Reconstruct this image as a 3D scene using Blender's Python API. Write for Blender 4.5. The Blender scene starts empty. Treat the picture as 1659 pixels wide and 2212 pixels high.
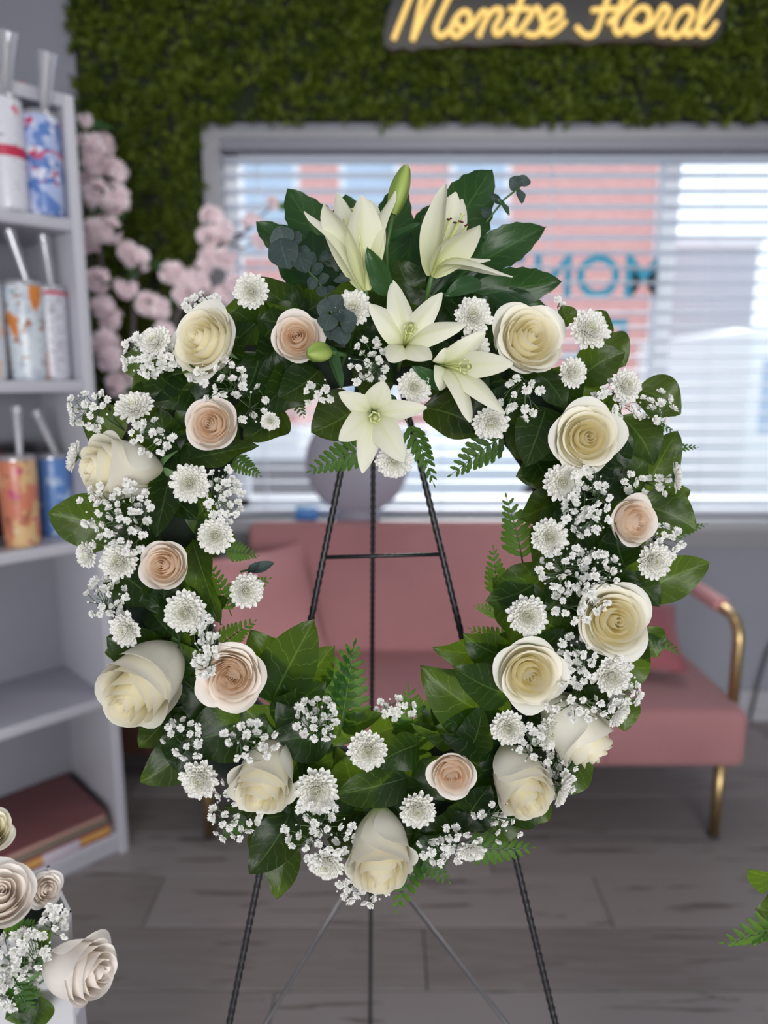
import bpy, math, random
import numpy as np
from mathutils import Vector, Matrix

# ------------------------------------------------------------------ camera, world, lights, exposure
scene = bpy.context.scene
COL = scene.collection
F_PX, CX, CY = 1550.0, 829.5, 1106.0
PITCH = math.radians(10.7)
CAM = Vector((0.0, 0.0, 1.40))
cam_data = bpy.data.cameras.new('camera')
cam_data.sensor_fit = 'VERTICAL'
cam_data.sensor_height = 36.0
cam_data.lens = 36.0 * F_PX / 2212.0
cam_data.clip_start = 0.02
cam_data.clip_end = 200
cam_data.dof.use_dof = True
cam_data.dof.focus_distance = 0.80
cam_data.dof.aperture_fstop = 2.0
cam = bpy.data.objects.new('camera', cam_data)
cam.location = CAM
cam.rotation_euler = (math.pi / 2 - PITCH, 0, 0)
COL.objects.link(cam)
scene.camera = cam

world = bpy.data.worlds.new('sky')
scene.world = world
world.use_nodes = True
bg = world.node_tree.nodes['Background']
bg.inputs['Color'].default_value = (0.86, 0.93, 1.0, 1)
bg.inputs['Strength'].default_value = 1.9

scene.view_settings.view_transform = 'Standard'
scene.view_settings.look = 'None'
scene.view_settings.gamma = 1.0
scene.view_settings.exposure = 0.0
scene.view_settings.use_curve_mapping = False

def area_light(name, loc, target, sx, sy, power, color):
    d = bpy.data.lights.new(name, 'AREA')
    d.shape = 'RECTANGLE'; d.size = sx; d.size_y = sy
    d.energy = power; d.color = color
    o = bpy.data.objects.new(name, d)
    o.location = loc
    o.rotation_euler = (Vector(target) - Vector(loc)).to_track_quat('-Z', 'Y').to_euler()
    COL.objects.link(o)
    return o
# daylight entering by the shop front behind the photographer
area_light('shopfront_daylight', (0.35, -3.85, 1.25), (0.0, 1.0, 1.0), 3.0, 1.7, 175, (1.0, 0.985, 0.96))
# hazy low sun on the street side
sun_d = bpy.data.lights.new('sun', 'SUN'); sun_d.energy = 6.0; sun_d.angle = math.radians(22); sun_d.color = (1.0, 0.97, 0.92)
sun = bpy.data.objects.new('sun', sun_d); COL.objects.link(sun)
sun.rotation_euler = Vector((-0.18, -0.87, -0.46)).to_track_quat('-Z', 'Y').to_euler()

# ------------------------------------------------------------------ camera-derived helpers
AX_R = Vector((1, 0, 0))
AX_U = Vector((0, math.sin(PITCH), math.cos(PITCH)))
AX_F = Vector((0, math.cos(PITCH), -math.sin(PITCH)))
def W(px, py, z):
    """world point seen at a pixel of the photograph, z metres along the view axis"""
    return CAM + AX_F * z + AX_R * ((px - CX) / F_PX * z) + AX_U * ((CY - py) / F_PX * z)
def S(px, z):
    return px / F_PX * z
def V(dx, dy, dz):
    """direction given as right, up (in the leaning plane of the wreath) and towards the viewer"""
    return AX_R * dx + AX_U * dy - AX_F * dz
def on_floor(px, py):
    d = (W(px, py, 1) - CAM); k = -CAM.z / d.z
    return CAM + d * k
def frame(pos, zdir, xhint=None, roll=0.0, scale=1.0):
    z = zdir.normalized()
    x = xhint if xhint is not None else AX_R
    x = x - z * x.dot(z)
    if x.length < 1e-4:
        x = AX_U - z * AX_U.dot(z)
    x.normalize(); y = z.cross(x)
    if roll:
        c, s = math.cos(roll), math.sin(roll)
        x, y = x * c + y * s, y * c - x * s
    if isinstance(scale, (int, float)):
        scale = (scale, scale, scale)
    m = Matrix((( x.x*scale[0], y.x*scale[1], z.x*scale[2], pos.x),
                ( x.y*scale[0], y.y*scale[1], z.y*scale[2], pos.y),
                ( x.z*scale[0], y.z*scale[1], z.z*scale[2], pos.z),
                (0, 0, 0, 1)))
    return m

# ------------------------------------------------------------------ scene helpers
def tag(o, label=None, cat=None, group=None, kind=None):
    if label: o['label'] = label
    if cat: o['category'] = cat
    if group: o['group'] = group
    if kind: o['kind'] = kind
    return o
def empty(name, M=None):
    o = bpy.data.objects.new(name, None)
    o.empty_display_size = 0.02
    COL.objects.link(o)
    if M is not None:
        o.matrix_world = M if isinstance(M, Matrix) else Matrix.Translation(M)
    return o
def link(name, mesh, parent=None, M=None, label=None, kind=None):
    o = bpy.data.objects.new(name, mesh)
    COL.objects.link(o)
    if parent is not None: o.parent = parent
    if M is not None: o.matrix_basis = M
    if label: o['label'] = label
    if kind: o['kind'] = kind
    return o
class MB:
    """collects geometry for one mesh"""
    def __init__(s): s.v = []; s.f = []; s.uv = []; s.t = []; s.mi = []; s.n = 0
    def add(s, verts, faces, uv=None, tint=0.0, mi=0):
        verts = np.asarray(verts, dtype=float).reshape(-1, 3)
        k = len(verts)
        s.v.append(verts)
        s.f.extend([tuple(i + s.n for i in f) for f in faces])
        s.uv.append(np.zeros((k, 2)) if uv is None else np.asarray(uv, dtype=float).reshape(-1, 2))
        s.t.append(np.broadcast_to(np.asarray(tint, dtype=float).reshape(-1) if not np.isscalar(tint) else tint, (k,)).astype(float))
        s.mi.extend([mi] * len(faces)); s.n += k
        return s
    def grid(s, P, tint=0.0, closed=False, mi=0):
        nu, nv = P.shape[:2]
        faces = []
        for i in range(nu if closed else nu - 1):
            a, b = i * nv, ((i + 1) % nu) * nv
            for j in range(nv - 1):
                faces.append((a + j, b + j, b + j + 1, a + j + 1))
        uu, vv = np.meshgrid(np.linspace(0, 1, nu), np.linspace(0, 1, nv), indexing='ij')
        t = tint if np.isscalar(tint) else np.asarray(tint).reshape(-1)
        return s.add(P.reshape(-1, 3), faces, np.stack([uu, vv], -1), t, mi)
    def box(s, x0, x1, y0, y1, z0, z1, mi=0):
        v = [(x, y, z) for x in (x0, x1) for y in (y0, y1) for z in (z0, z1)]
        f = [(0, 1, 3, 2), (4, 6, 7, 5), (0, 4, 5, 1), (2, 3, 7, 6), (0, 2, 6, 4), (1, 5, 7, 3)]
        return s.add(v, f, mi=mi)
    def tube(s, pts, r, n=6, tint=0.0, cap=True, mi=0):
        P = [Vector(p) for p in pts]
        rr = r if isinstance(r, (list, tuple, np.ndarray)) else [r] * len(P)
        out = []
        t0 = (P[1] - P[0]).normalized()
        x = t0.orthogonal().normalized()
        for i, p in enumerate(P):
            t = (P[min(i + 1, len(P) - 1)] - P[max(i - 1, 0)])
            if t.length < 1e-9: t = t0
            t = t.normalized()
            x = (x - t * x.dot(t))
            x = x.normalized() if x.length > 1e-6 else t.orthogonal().normalized()
            y = t.cross(x)
            for k in range(n):
                a = 2 * math.pi * k / n
                out.append(tuple(p + (x * math.cos(a) + y * math.sin(a)) * rr[i]))
        f = []
        for i in range(len(P) - 1):
            for k in range(n):
                k2 = (k + 1) % n
                f.append((i * n + k, i * n + k2, (i + 1) * n + k2, (i + 1) * n + k))
        if cap:
            f.append(tuple(range(n - 1, -1, -1)))
            f.append(tuple((len(P) - 1) * n + k for k in range(n)))
        return s.add(out, f, tint=tint, mi=mi)
    def lathe(s, prof, n=24, c=(0, 0), mi=0, tint=0.0):
        a = np.linspace(0, 2 * np.pi, n, endpoint=False)
        P = np.zeros((n, len(prof), 3))
        for j, (r, z) in enumerate(prof):
            P[:, j, 0] = c[0] + r * np.cos(a); P[:, j, 1] = c[1] + r * np.sin(a); P[:, j, 2] = z
        return s.grid(P, closed=True, mi=mi, tint=tint)
    def mesh(s, name, mats, smooth=True):
        v = np.concatenate(s.v) if s.v else np.zeros((0, 3))
        me = bpy.data.meshes.new(name)
        me.from_pydata(v.tolist(), [], s.f)
        uv = np.concatenate(s.uv); t = np.concatenate(s.t)
        ul = me.uv_layers.new(name='UVMap')
        idx = np.empty(len(me.loops), dtype=np.int32); me.loops.foreach_get('vertex_index', idx)
        ul.data.foreach_set('uv', uv[idx].astype(np.float32).ravel())
        at = me.attributes.new('tint', 'FLOAT', 'POINT')
        at.data.foreach_set('value', t.astype(np.float32))
        for m in (mats if isinstance(mats, (list, tuple)) else [mats]): me.materials.append(m)
        if len(s.mi) and max(s.mi): me.polygons.foreach_set('material_index', np.array(s.mi, dtype=np.int32))
        me.polygons.foreach_set('use_smooth', np.full(len(me.polygons), smooth))
        me.update()
        return me
def rounded_box(sx, sy, sz, r, n=4):
    """closed rounded box centred on the origin, superellipsoid-cornered"""
    mb = MB()
    a = []
    for q in range(4):
        for k in range(n + 1):
            th = math.pi / 2 * (q + k / n)
            cxs = (1 if q in (0, 3) else -1, 1 if q in (0, 1) else -1)
            a.append((cxs[0] * (sx / 2 - r) + r * math.cos(th), cxs[1] * (sy / 2 - r) + r * math.sin(th), math.cos(th), math.sin(th)))
    rows = []
    for k in range(n + 1):
        ph = -math.pi / 2 + math.pi / 2 * k / n
        rows.append((r * math.cos(ph) - r, -sz / 2 + r + r * math.sin(ph)))
    for k in range(n + 1):
        ph = math.pi / 2 * k / n
        rows.append((r * math.cos(ph) - r, sz / 2 - r + r * math.sin(ph)))
    P = np.zeros((len(a), len(rows), 3))
    for i, (x, y, nx, ny) in enumerate(a):
        for j, (off, z) in enumerate(rows):
            P[i, j] = (x + nx * off, y + ny * off, z)
    mb.grid(P, closed=True)
    m = len(rows)
    mb.f.append(tuple(i * m for i in range(len(a) - 1, -1, -1)))
    mb.f.append(tuple(i * m + m - 1 for i in range(len(a))))
    mb.mi.extend([0, 0])
    return mb
def spawn(name, proto, M, label, cat, group=None):
    """a thing: an empty that parents one object for every entry (name, mesh, matrix, sub-parts) of the prototype"""
    root = empty(name, M)
    tag(root, label, cat, group)
    for p in proto:
        o = link(p[0], p[1], root, p[2], kind=(p[4] if len(p) > 4 else None))
        for q in (p[3] if len(p) > 3 and p[3] else ()):
            link(q[0], q[1], o, q[2])
    return root

# ------------------------------------------------------------------ materials
def new_mat(name):
    m = bpy.data.materials.new(name); m.use_nodes = True
    nt = m.node_tree
    for n in list(nt.nodes): nt.nodes.remove(n)
    out = nt.nodes.new('ShaderNodeOutputMaterial')
    return m, nt, out
def rgba(c): return (c[0], c[1], c[2], 1.0)
def principled(nt, color=None, rough=0.5, metal=0.0, spec=0.5):
    b = nt.nodes.new('ShaderNodeBsdfPrincipled')
    if color is not None: b.inputs['Base Color'].default_value = rgba(color)
    b.inputs['Roughness'].default_value = rough
    b.inputs['Metallic'].default_value = metal
    b.inputs['Specular IOR Level'].default_value = spec
    return b
def N(nt, kind, **kw):
    n = nt.nodes.new(kind)
    for k, v in kw.items(): setattr(n, k, v)
    return n
def math_node(nt, op, a, b=None):
    n = N(nt, 'ShaderNodeMath', operation=op)
    for i, x in enumerate((a, b)):
        if x is None: continue
        if isinstance(x, (int, float)): n.inputs[i].default_value = x
        else: nt.links.new(x, n.inputs[i])
    return n.outputs[0]
def mix_color(nt, fac, a, b):
    n = N(nt, 'ShaderNodeMix', data_type='RGBA')
    for i, x in ((0, fac), (6, a), (7, b)):
        if isinstance(x, (int, float)): n.inputs[i].default_value = x
        elif isinstance(x, tuple): n.inputs[i].default_value = rgba(x)
        else: nt.links.new(x, n.inputs[i])
    return n.outputs[2]
def noise_node(nt, scale, detail=3, coord='Object', stretch=None):
    tc = N(nt, 'ShaderNodeTexCoord')
    src = tc.outputs[coord]
    if stretch:
        mp = N(nt, 'ShaderNodeMapping'); mp.inputs['Scale'].default_value = stretch
        nt.links.new(src, mp.inputs['Vector']); src = mp.outputs[0]
    nz = N(nt, 'ShaderNodeTexNoise'); nz.inputs['Scale'].default_value = scale; nz.inputs['Detail'].default_value = detail
    nt.links.new(src, nz.inputs['Vector'])
    return nz.outputs['Fac']
def bump(nt, bsdf, height, strength=0.2, dist=0.002):
    b = N(nt, 'ShaderNodeBump'); b.inputs['Strength'].default_value = strength; b.inputs['Distance'].default_value = dist
    nt.links.new(height, b.inputs['Height']); nt.links.new(b.outputs[0], bsdf.inputs['Normal'])
def plain(name, color, rough=0.5, metal=0.0, spec=0.5, var=0.0, scale=20, bmp=0.0, stretch=None):
    m, nt, out = new_mat(name)
    b = principled(nt, color, rough, metal, spec)
    if var or bmp:
        f = noise_node(nt, scale, 4, stretch=stretch)
        if var:
            c = mix_color(nt, f, tuple(x * (1 - var) for x in color), tuple(min(1, x * (1 + var)) for x in color))
            nt.links.new(c, b.inputs['Base Color'])
        if bmp: bump(nt, b, f, bmp)
    nt.links.new(b.outputs[0], out.inputs[0])
    return m
def petal_mat(name, outer, inner, trans=0.28, rough=0.6, tmul=1.0):
    """thin petal: pigment runs from outer to inner colour by the mesh's own tint"""
    m, nt, out = new_mat(name)
    a = N(nt, 'ShaderNodeAttribute', attribute_name='tint')
    c = mix_color(nt, a.outputs['Fac'], outer, inner)
    nz = noise_node(nt, 9, 3, 'UV', (1, 0.15, 1))
    c2 = mix_color(nt, math_node(nt, 'MULTIPLY', nz, 0.12), c, tuple(x * 0.75 for x in outer))
    b = principled(nt, None, rough, 0, 0.3)
    nt.links.new(c2, b.inputs['Base Color'])
    bump(nt, b, nz, 0.15, 0.002)
    t = N(nt, 'ShaderNodeBsdfTranslucent'); nt.links.new(c2, t.inputs['Color'])
    mx = N(nt, 'ShaderNodeMixShader'); mx.inputs[0].default_value = trans
    nt.links.new(b.outputs[0], mx.inputs[1]); nt.links.new(t.outputs[0], mx.inputs[2])
    nt.links.new(mx.outputs[0], out.inputs[0])
    return m
def leaf_mat(name, dark, light, vein, trans_col, trans=0.3, rough=0.32, spec=0.5, nveins=6.5, vein_amt=0.45):
    m, nt, out = new_mat(name)
    uv = N(nt, 'ShaderNodeUVMap'); sp = N(nt, 'ShaderNodeSeparateXYZ'); nt.links.new(uv.outputs[0], sp.inputs[0])
    x = math_node(nt, 'MULTIPLY', math_node(nt, 'ABSOLUTE', math_node(nt, 'SUBTRACT', sp.outputs[0], 0.5)), 2.0)
    wob = noise_node(nt, 7, 2, 'UV')
    a = math_node(nt, 'SUBTRACT', math_node(nt, 'MULTIPLY', sp.outputs[1], nveins), math_node(nt, 'MULTIPLY', x, 1.5))
    a = math_node(nt, 'ADD', a, math_node(nt, 'MULTIPLY', wob, 0.7))
    fr = math_node(nt, 'ABSOLUTE', math_node(nt, 'SUBTRACT', math_node(nt, 'FRACT', a), 0.5))
    side = math_node(nt, 'LESS_THAN', fr, 0.028)
    mid = math_node(nt, 'LESS_THAN', x, 0.035)
    vn = math_node(nt, 'MAXIMUM', side, mid)
    oi = N(nt, 'ShaderNodeObjectInfo')
    nz = noise_node(nt, 4, 3, 'UV')
    fac = math_node(nt, 'ADD', math_node(nt, 'MULTIPLY', oi.outputs['Random'], 0.75), math_node(nt, 'MULTIPLY', nz, 0.35))
    base = mix_color(nt, fac, dark, light)
    base = mix_color(nt, math_node(nt, 'MULTIPLY', vn, vein_amt), base, vein)
    b = principled(nt, None, rough, 0, spec)
    nt.links.new(base, b.inputs['Base Color'])
    bump(nt, b, math_node(nt, 'ADD', math_node(nt, 'MULTIPLY', vn, -0.6), nz), 0.35, 0.003)
    t = N(nt, 'ShaderNodeBsdfTranslucent')
    tc = mix_color(nt, math_node(nt, 'MULTIPLY', vn, 0.6), trans_col, tuple(min(1, k * 1.5) for k in trans_col))
    nt.links.new(tc, t.inputs['Color'])
    mx = N(nt, 'ShaderNodeMixShader'); mx.inputs[0].default_value = trans
    nt.links.new(b.outputs[0], mx.inputs[1]); nt.links.new(t.outputs[0], mx.inputs[2])
    nt.links.new(mx.outputs[0], out.inputs[0])
    return m
def emitter(name, color, strength):
    m, nt, out = new_mat(name)
    e = N(nt, 'ShaderNodeEmission'); e.inputs[0].default_value = rgba(color); e.inputs[1].default_value = strength
    nt.links.new(e.outputs[0], out.inputs[0])
    return m

MAT = dict(
    cream=petal_mat('cream_petal', (0.95, 0.935, 0.87), (0.99, 0.915, 0.62), 0.38),
    blush=petal_mat('blush_petal', (0.96, 0.905, 0.85), (0.995, 0.815, 0.62), 0.38),
    mum=petal_mat('chrysanthemum_petal', (0.92, 0.915, 0.89), (0.84, 0.85, 0.58), 0.30),
    gyp=petal_mat('gypsophila_petal', (0.92, 0.915, 0.90), (0.80, 0.84, 0.72), 0.30, 0.7),
    pale=petal_mat('pale_peach_petal', (0.96, 0.925, 0.89), (0.98, 0.89, 0.80), 0.36),
    lily=petal_mat('lily_tepal', (0.86, 0.86, 0.72), (0.62, 0.68, 0.24), 0.3, 0.45),
    bud=petal_mat('lily_bud', (0.20, 0.30, 0.06), (0.36, 0.46, 0.12), 0.08, 0.4),
    salal=leaf_mat('salal_leaf', (0.004, 0.014, 0.005), (0.013, 0.034, 0.008), (0.10, 0.17, 0.05), (0.36, 0.60, 0.035), 0.36, 0.34, 0.28),
    aralia=leaf_mat('aralia_leaf', (0.007, 0.030, 0.010), (0.014, 0.050, 0.014), (0.08, 0.16, 0.05), (0.14, 0.34, 0.05), 0.25, 0.30, 0.28, 9, 0.35),
    fern=leaf_mat('fern_leaf', (0.010, 0.040, 0.012), (0.03, 0.10, 0.018), (0.05, 0.12, 0.03), (0.32, 0.60, 0.05), 0.42, 0.4, 0.3, 5, 0.1),
    euc=leaf_mat('eucalyptus_leaf', (0.028, 0.048, 0.045), (0.055, 0.080, 0.075), (0.13, 0.18, 0.18), (0.08, 0.15, 0.10), 0.15, 0.55, 0.3, 4, 0.3),
    lilyleaf=leaf_mat('lily_leaf', (0.012, 0.050, 0.018), (0.03, 0.09, 0.025), (0.05, 0.12, 0.04), (0.15, 0.32, 0.04), 0.2, 0.3, 0.5, 2, 0.1),
    stem=plain('green_stem', (0.06, 0.13, 0.035), 0.5, var=0.3, scale=60),
    thinstem=plain('wiry_stem', (0.07, 0.12, 0.05), 0.6),
    sepal=plain('sepal', (0.09, 0.17, 0.06), 0.5, var=0.25, scale=80),
    foam=plain('dark_foam', (0.006, 0.014, 0.008), 0.9, var=0.4, scale=120, bmp=0.4),
    anther=plain('maroon_anther', (0.09, 0.018, 0.012), 0.8),
    filament=plain('pale_filament', (0.55, 0.60, 0.25), 0.5),
    blackmetal=plain('black_painted_steel', (0.012, 0.012, 0.015), 0.42, 0.0, 0.5, bmp=0.5, scale=160),
)
# ================================================================== plant prototypes
def smooth01(x): x = np.clip(x, 0, 1); return x * x * (3 - 2 * x)
GOLD = math.radians(137.508)

def rose_petal(R, H, half, flare, lip, tint_in, rnd, base=0.22, point=0.0, twist=0.05, drop=0.26, nu=15, nv=12):
    u = np.linspace(-1, 1, nu)[:, None]; v = np.linspace(0, 1, nv)[None, :]
    k1, k2, k3 = rnd.uniform(0, 6.28), rnd.uniform(0, 6.28), rnd.uniform(-1, 1)
    vmax = 1 - drop * np.abs(u) ** 2.7 + point * np.exp(-(u / 0.22) ** 2) + 0.018 * np.sin(5 * u + k1)
    s = v * vmax
    wid = 0.50 + 0.50 * np.sin(np.pi / 2 * np.clip(s / 0.6, 0, 1))
    ang = u * half * wid
    r = R * (base + (1 - base) * np.sin(np.pi / 2 * np.clip(s / 0.62, 0, 1)) ** 0.9)
    t = np.clip((s - 0.55) / 0.45, 0, 1.2)
    r = r + flare * t ** 1.6
    # free edges lean outwards on one side, tuck inside on the other
    r = r * (1 + twist * u) + 0.02 * R * np.sin(4 * u + k2) * v + max(flare, 0) * 0.25 * np.abs(u) ** 3 * t
    z = H * s
    tl = np.clip((s - 0.80) / 0.20, 0, 1.2)
    cen = np.clip(1 - (u - 0.35 * k3) ** 2 * 0.7, 0, 1)
    z = z - lip * tl ** 2 * cen * H
    r = r + lip * 0.9 * tl * cen * H
    P = np.stack([r * np.cos(ang), r * np.sin(ang), z + 0 * u], -1)
    tint = np.clip((tint_in + 0.25 * (1 - v) ** 1.5) * (1 - 0.60 * np.maximum(v, np.abs(u) * np.sqrt(v)) ** 7) + 0 * u, 0, 1)
    return P, tint

def rose_proto(kind, mat, seed):
    rnd = random.Random(seed)
    parts = []
    H0 = {'open': 1.00, 'tight': 1.08, 'tall': 1.78, 'garden': 0.92}[kind]
    rows = []            # (tier t, R, H, half angle, flare, lip, drop at the sides, twist, phase)
    def tier(t, n, R, H, half, flare, lip, drop, twist):
        p0 = rnd.uniform(0, 6.28)
        for k in range(n):
            rows.append((t, R * (1 + 0.035 * (k - n / 2) / n) * rnd.uniform(.97, 1.03), H * rnd.uniform(.965, 1.03), math.radians(half) * rnd.uniform(.92, 1.08), flare * rnd.uniform(.6, 1.3), lip * rnd.uniform(.5, 1.5), drop, twist, p0 + 2 * math.pi * k / n + rnd.uniform(-.18, .18)))
    def heart(n, r0, r1, H):
        ph = rnd.uniform(0, 6)
        for k in range(n):
            q = k / (n - 1)
            rows.append((.10 * q, r0 + (r1 - r0) * q, H * (.97 + .05 * q), math.radians(150 - 30 * q), -.12 * (r0 + (r1 - r0) * q), .010, .35, .10, ph)); ph += 2.25
    if kind == 'open':
        heart(6, .05, .21, 1.05)
        tier(.18, 3, .32, 1.02, 100, -.03, .02, .46, .10); tier(.34, 3, .46, .98, 96, .01, .04, .48, .10); tier(.54, 4, .59, .91, 82, .05, .06, .50, .09); tier(.78, 4, .71, .83, 74, .10, .08, .50, .08); tier(1.0, 4, .80, .74, 66, .17, .10, .46, .07)
    elif kind == 'tight':
        heart(8, .04, .26, 1.05)
        tier(.28, 3, .36, 1.02, 100, -.03, .02, .46, .10); tier(.46, 3, .50, .97, 96, .02, .04, .48, .10); tier(.72, 4, .63, .89, 82, .06, .06, .50, .09); tier(1.0, 4, .76, .78, 72, .13, .09, .46, .08)
    elif kind == 'tall':
        heart(7, .045, .20, 1.02)
        tier(.22, 3, .29, 1.01, 104, .0, .02, .30, .10); tier(.42, 3, .40, .98, 100, .03, .03, .32, .10); tier(.66, 3, .50, .93, 96, .06, .05, .34, .09); tier(.90, 3, .58, .87, 92, .09, .07, .34, .08); tier(1.0, 2, .62, .80, 78, .13, .10, .34, .07)
    else:
        heart(5, .04, .14, .93)
        for q in range(3):          # quartered heart of folded petals
            a0 = 2 * math.pi * q / 3 + .4
            for k in range(4): rows.append((.15 + .05 * k, .12 + .055 * k, .97 + .01 * k, math.radians(88 - 8 * k), -.03, .02, .45, .12, a0 + rnd.uniform(-.25, .25)))
        tier(.36, 6, .40, 1.0, 62, -.01, .03, .28, .16); tier(.52, 6, .50, .98, 58, .02, .04, .30, .14); tier(.72, 6, .62, .92, 56, .07, .06, .32, .12); tier(.88, 5, .72, .86, 58, .12, .07, .32, .10); tier(1.0, 5, .80, .78, 58, .18, .09, .30, .08)
    for (t, R, H, half, flare, lip, drop, twist, phi) in rows:
        H *= H0
        tint_in = min(1.0, 1.10 * (1 - t) ** 0.85)
        P, tint = rose_petal(R, H, half, flare, lip / H0, tint_in, rnd, point=(rnd.uniform(0, 0.06) if t > 0.5 else 0.0), twist=twist, drop=drop)
        c, s_ = math.cos(phi), math.sin(phi)
        Q = P.copy(); Q[..., 0] = P[..., 0] * c - P[..., 1] * s_; Q[..., 1] = P[..., 0] * s_ + P[..., 1] * c
        parts.append(('petal', MB().grid(Q, tint).mesh('rose_petal', mat), None))
    # calyx, stem
    hip = MB(); hip.lathe([(0.03, -0.16), (0.10, -0.12), (0.13, -0.04), (0.15, 0.04), (0.10, 0.07)], 12)
    parts.append(('calyx', hip.mesh('rose_calyx', MAT['sepal']), None))
    for k in range(5):
        a = 2 * math.pi * k / 5 + 0.3
        tt = np.linspace(0, 1, 7)[None, :]; uu = np.linspace(-1, 1, 3)[:, None]
        r = 0.12 + 0.42 * tt - 0.05 * uu ** 2; z = 0.02 + 0.05 * np.sin(tt * 3) - 0.30 * tt ** 2
        w = 0.10 * np.sin(np.pi * tt ** 0.7 * 0.98 + 0.05) * uu
        P = np.stack([r * math.cos(a) - w * math.sin(a), r * math.sin(a) + w * math.cos(a), z + 0 * uu], -1)
        parts.append(('sepal', MB().grid(P).mesh('rose_sepal', MAT['sepal']), None))
    st = MB(); st.tube([(0, 0, -0.14), (0, 0, -0.45), (0.03, 0, -0.80)], 0.05, 6)
    parts.append(('stem', st.mesh('rose_stem', MAT['stem']), None))
    return parts, H0

def mum_petal_grid(L, w, cup, curl):
    nu, nv = 5, 8
    u = np.linspace(-1, 1, nu)[:, None]; v = np.linspace(0, 1, nv)[None, :]
    ww = w * (0.42 + 0.58 * np.sin(np.pi / 2 * np.clip(v / 0.62, 0, 1))) * np.where(v > 0.70, np.sqrt(np.clip(1 - ((v - 0.70) / 0.305) ** 3, 0.03, 1)), 1)
    x = u * ww; y = L * v + 0 * u
    z = cup * w * u ** 2 + curl * L * v ** 2
    return np.stack([x, y, z], -1)
def mum_proto(seed, flat=1.0):
    rnd = random.Random(seed)
    parts = []
    pet = []
    for k in range(3):
        pet.append(MB().grid(mum_petal_grid(0.64, 0.122, 0.55, 0.06 + 0.05 * k), np.tile(np.linspace(0.25, 0, 8)[None, :] ** 1.5, (5, 1))).mesh('chrysanthemum_petal', MAT['mum']))
    n0 = 23
    for i in range(n0):
        a = 2 * math.pi * (i + rnd.uniform(-.3, .3)) / n0
        el = math.radians(rnd.uniform(-14, 10)) * flat
        M = Matrix.Rotation(a, 4, 'Z') @ Matrix.Translation((0, 0.36, -0.02)) @ Matrix.Rotation(el, 4, 'X') @ Matrix.Rotation(rnd.uniform(-.2, .2), 4, 'Y') @ Matrix.Scale(rnd.uniform(0.88, 1.12), 4)
        parts.append(('petal', pet[i % 3], M))
    inner = MB()
    rings = [(22, 0.30, 0.60, 10, 0.118, 0.0), (21, 0.26, 0.56, 22, 0.112, 0.0), (20, 0.22, 0.50, 34, 0.105, 0.0), (18, 0.18, 0.44, 46, 0.092, 0.05), (15, 0.14, 0.37, 58, 0.080, 0.12), (12, 0.10, 0.30, 69, 0.064, 0.25), (9, 0.065, 0.23, 79, 0.050, 0.45), (5, 0.03, 0.17, 86, 0.038, 0.7)]
    for (n, r0, L, el, w, tn) in rings:
        for i in range(n):
            a = 2 * math.pi * (i + rnd.uniform(-.35, .35)) / n
            G = mum_petal_grid(L * rnd.uniform(.88, 1.1), w, 0.85, 0.16)
            M = Matrix.Rotation(a, 4, 'Z') @ Matrix.Translation((0, r0, 0.0)) @ Matrix.Rotation(math.radians(el + rnd.uniform(-7, 7)), 4, 'X')
            Q = np.array(M)
            G = G @ Q[:3, :3].T + Q[:3, 3]
            inner.grid(G, np.clip(tn + np.tile(np.linspace(0.30, 0, 8)[None, :], (5, 1)), 0, 1))
    parts.append(('petal_cluster', inner.mesh('chrysanthemum_inner', MAT['mum']), None, None, 'stuff'))
    eye = MB(); eye.lathe([(0.0, 0.16), (0.04, 0.155), (0.07, 0.12), (0.08, 0.0)], 10, tint=1.0)
    parts.append(('flower_eye', eye.mesh('chrysanthemum_eye', MAT['mum']), None))
    cal = MB(); cal.lathe([(0.40, -0.03), (0.30, -0.10), (0.12, -0.16), (0.045, -0.22), (0.04, -0.7)], 12)
    parts.append(('stem', cal.mesh('chrysanthemum_stem', MAT['stem']), None))
    return parts
def blossom_mesh(seed):
    rnd = random.Random(seed)
    mb = MB()
    for (n, r0, L, el) in ((7, 0.10, 0.95, 12), (6, 0.08, 0.80, 38), (5, 0.05, 0.6, 62), (3, 0.02, 0.4, 80)):
        for i in range(n):
            a = 2 * math.pi * (i + rnd.uniform(-.35, .35)) / n
            w = 0.34 * L * rnd.uniform(.85, 1.2); l = L * rnd.uniform(.8, 1.1)
            v = [(-0.06, 0, 0), (0.06, 0, 0), (-w, l * .6, .08), (0, l * .55, -.02), (w, l * .6, .08), (-w * .7, l, .14), (0, l * .86, .02), (w * .7, l, .14)]
            f = [(0, 1, 3), (0, 3, 2), (1, 4, 3), (2, 3, 6, 5), (3, 4, 7, 6)]
            M = np.array(Matrix.Rotation(a, 4, 'Z') @ Matrix.Translation((0, r0, 0)) @ Matrix.Rotation(math.radians(el + rnd.uniform(-9, 9)), 4, 'X'))
            mb.add(np.array(v) @ M[:3, :3].T + M[:3, 3], f, tint=[.6, .6, .1, .1, .1, 0, 0, 0])
    mb.lathe([(0.0, -0.50), (0.17, -0.38), (0.22, -0.15), (0.30, 0.05)], 6, mi=1)
    return mb.mesh('gypsophila_blossom', [MAT['gyp'], MAT['sepal']], smooth=False)
def small_bud_mesh():
    mb = MB(); mb.lathe([(0, .55), (.25, .48), (.42, .25), (.45, 0), (.3, -.3), (.08, -.5)], 8)
    return mb.mesh('gypsophila_bud', MAT['gyp'])

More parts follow.
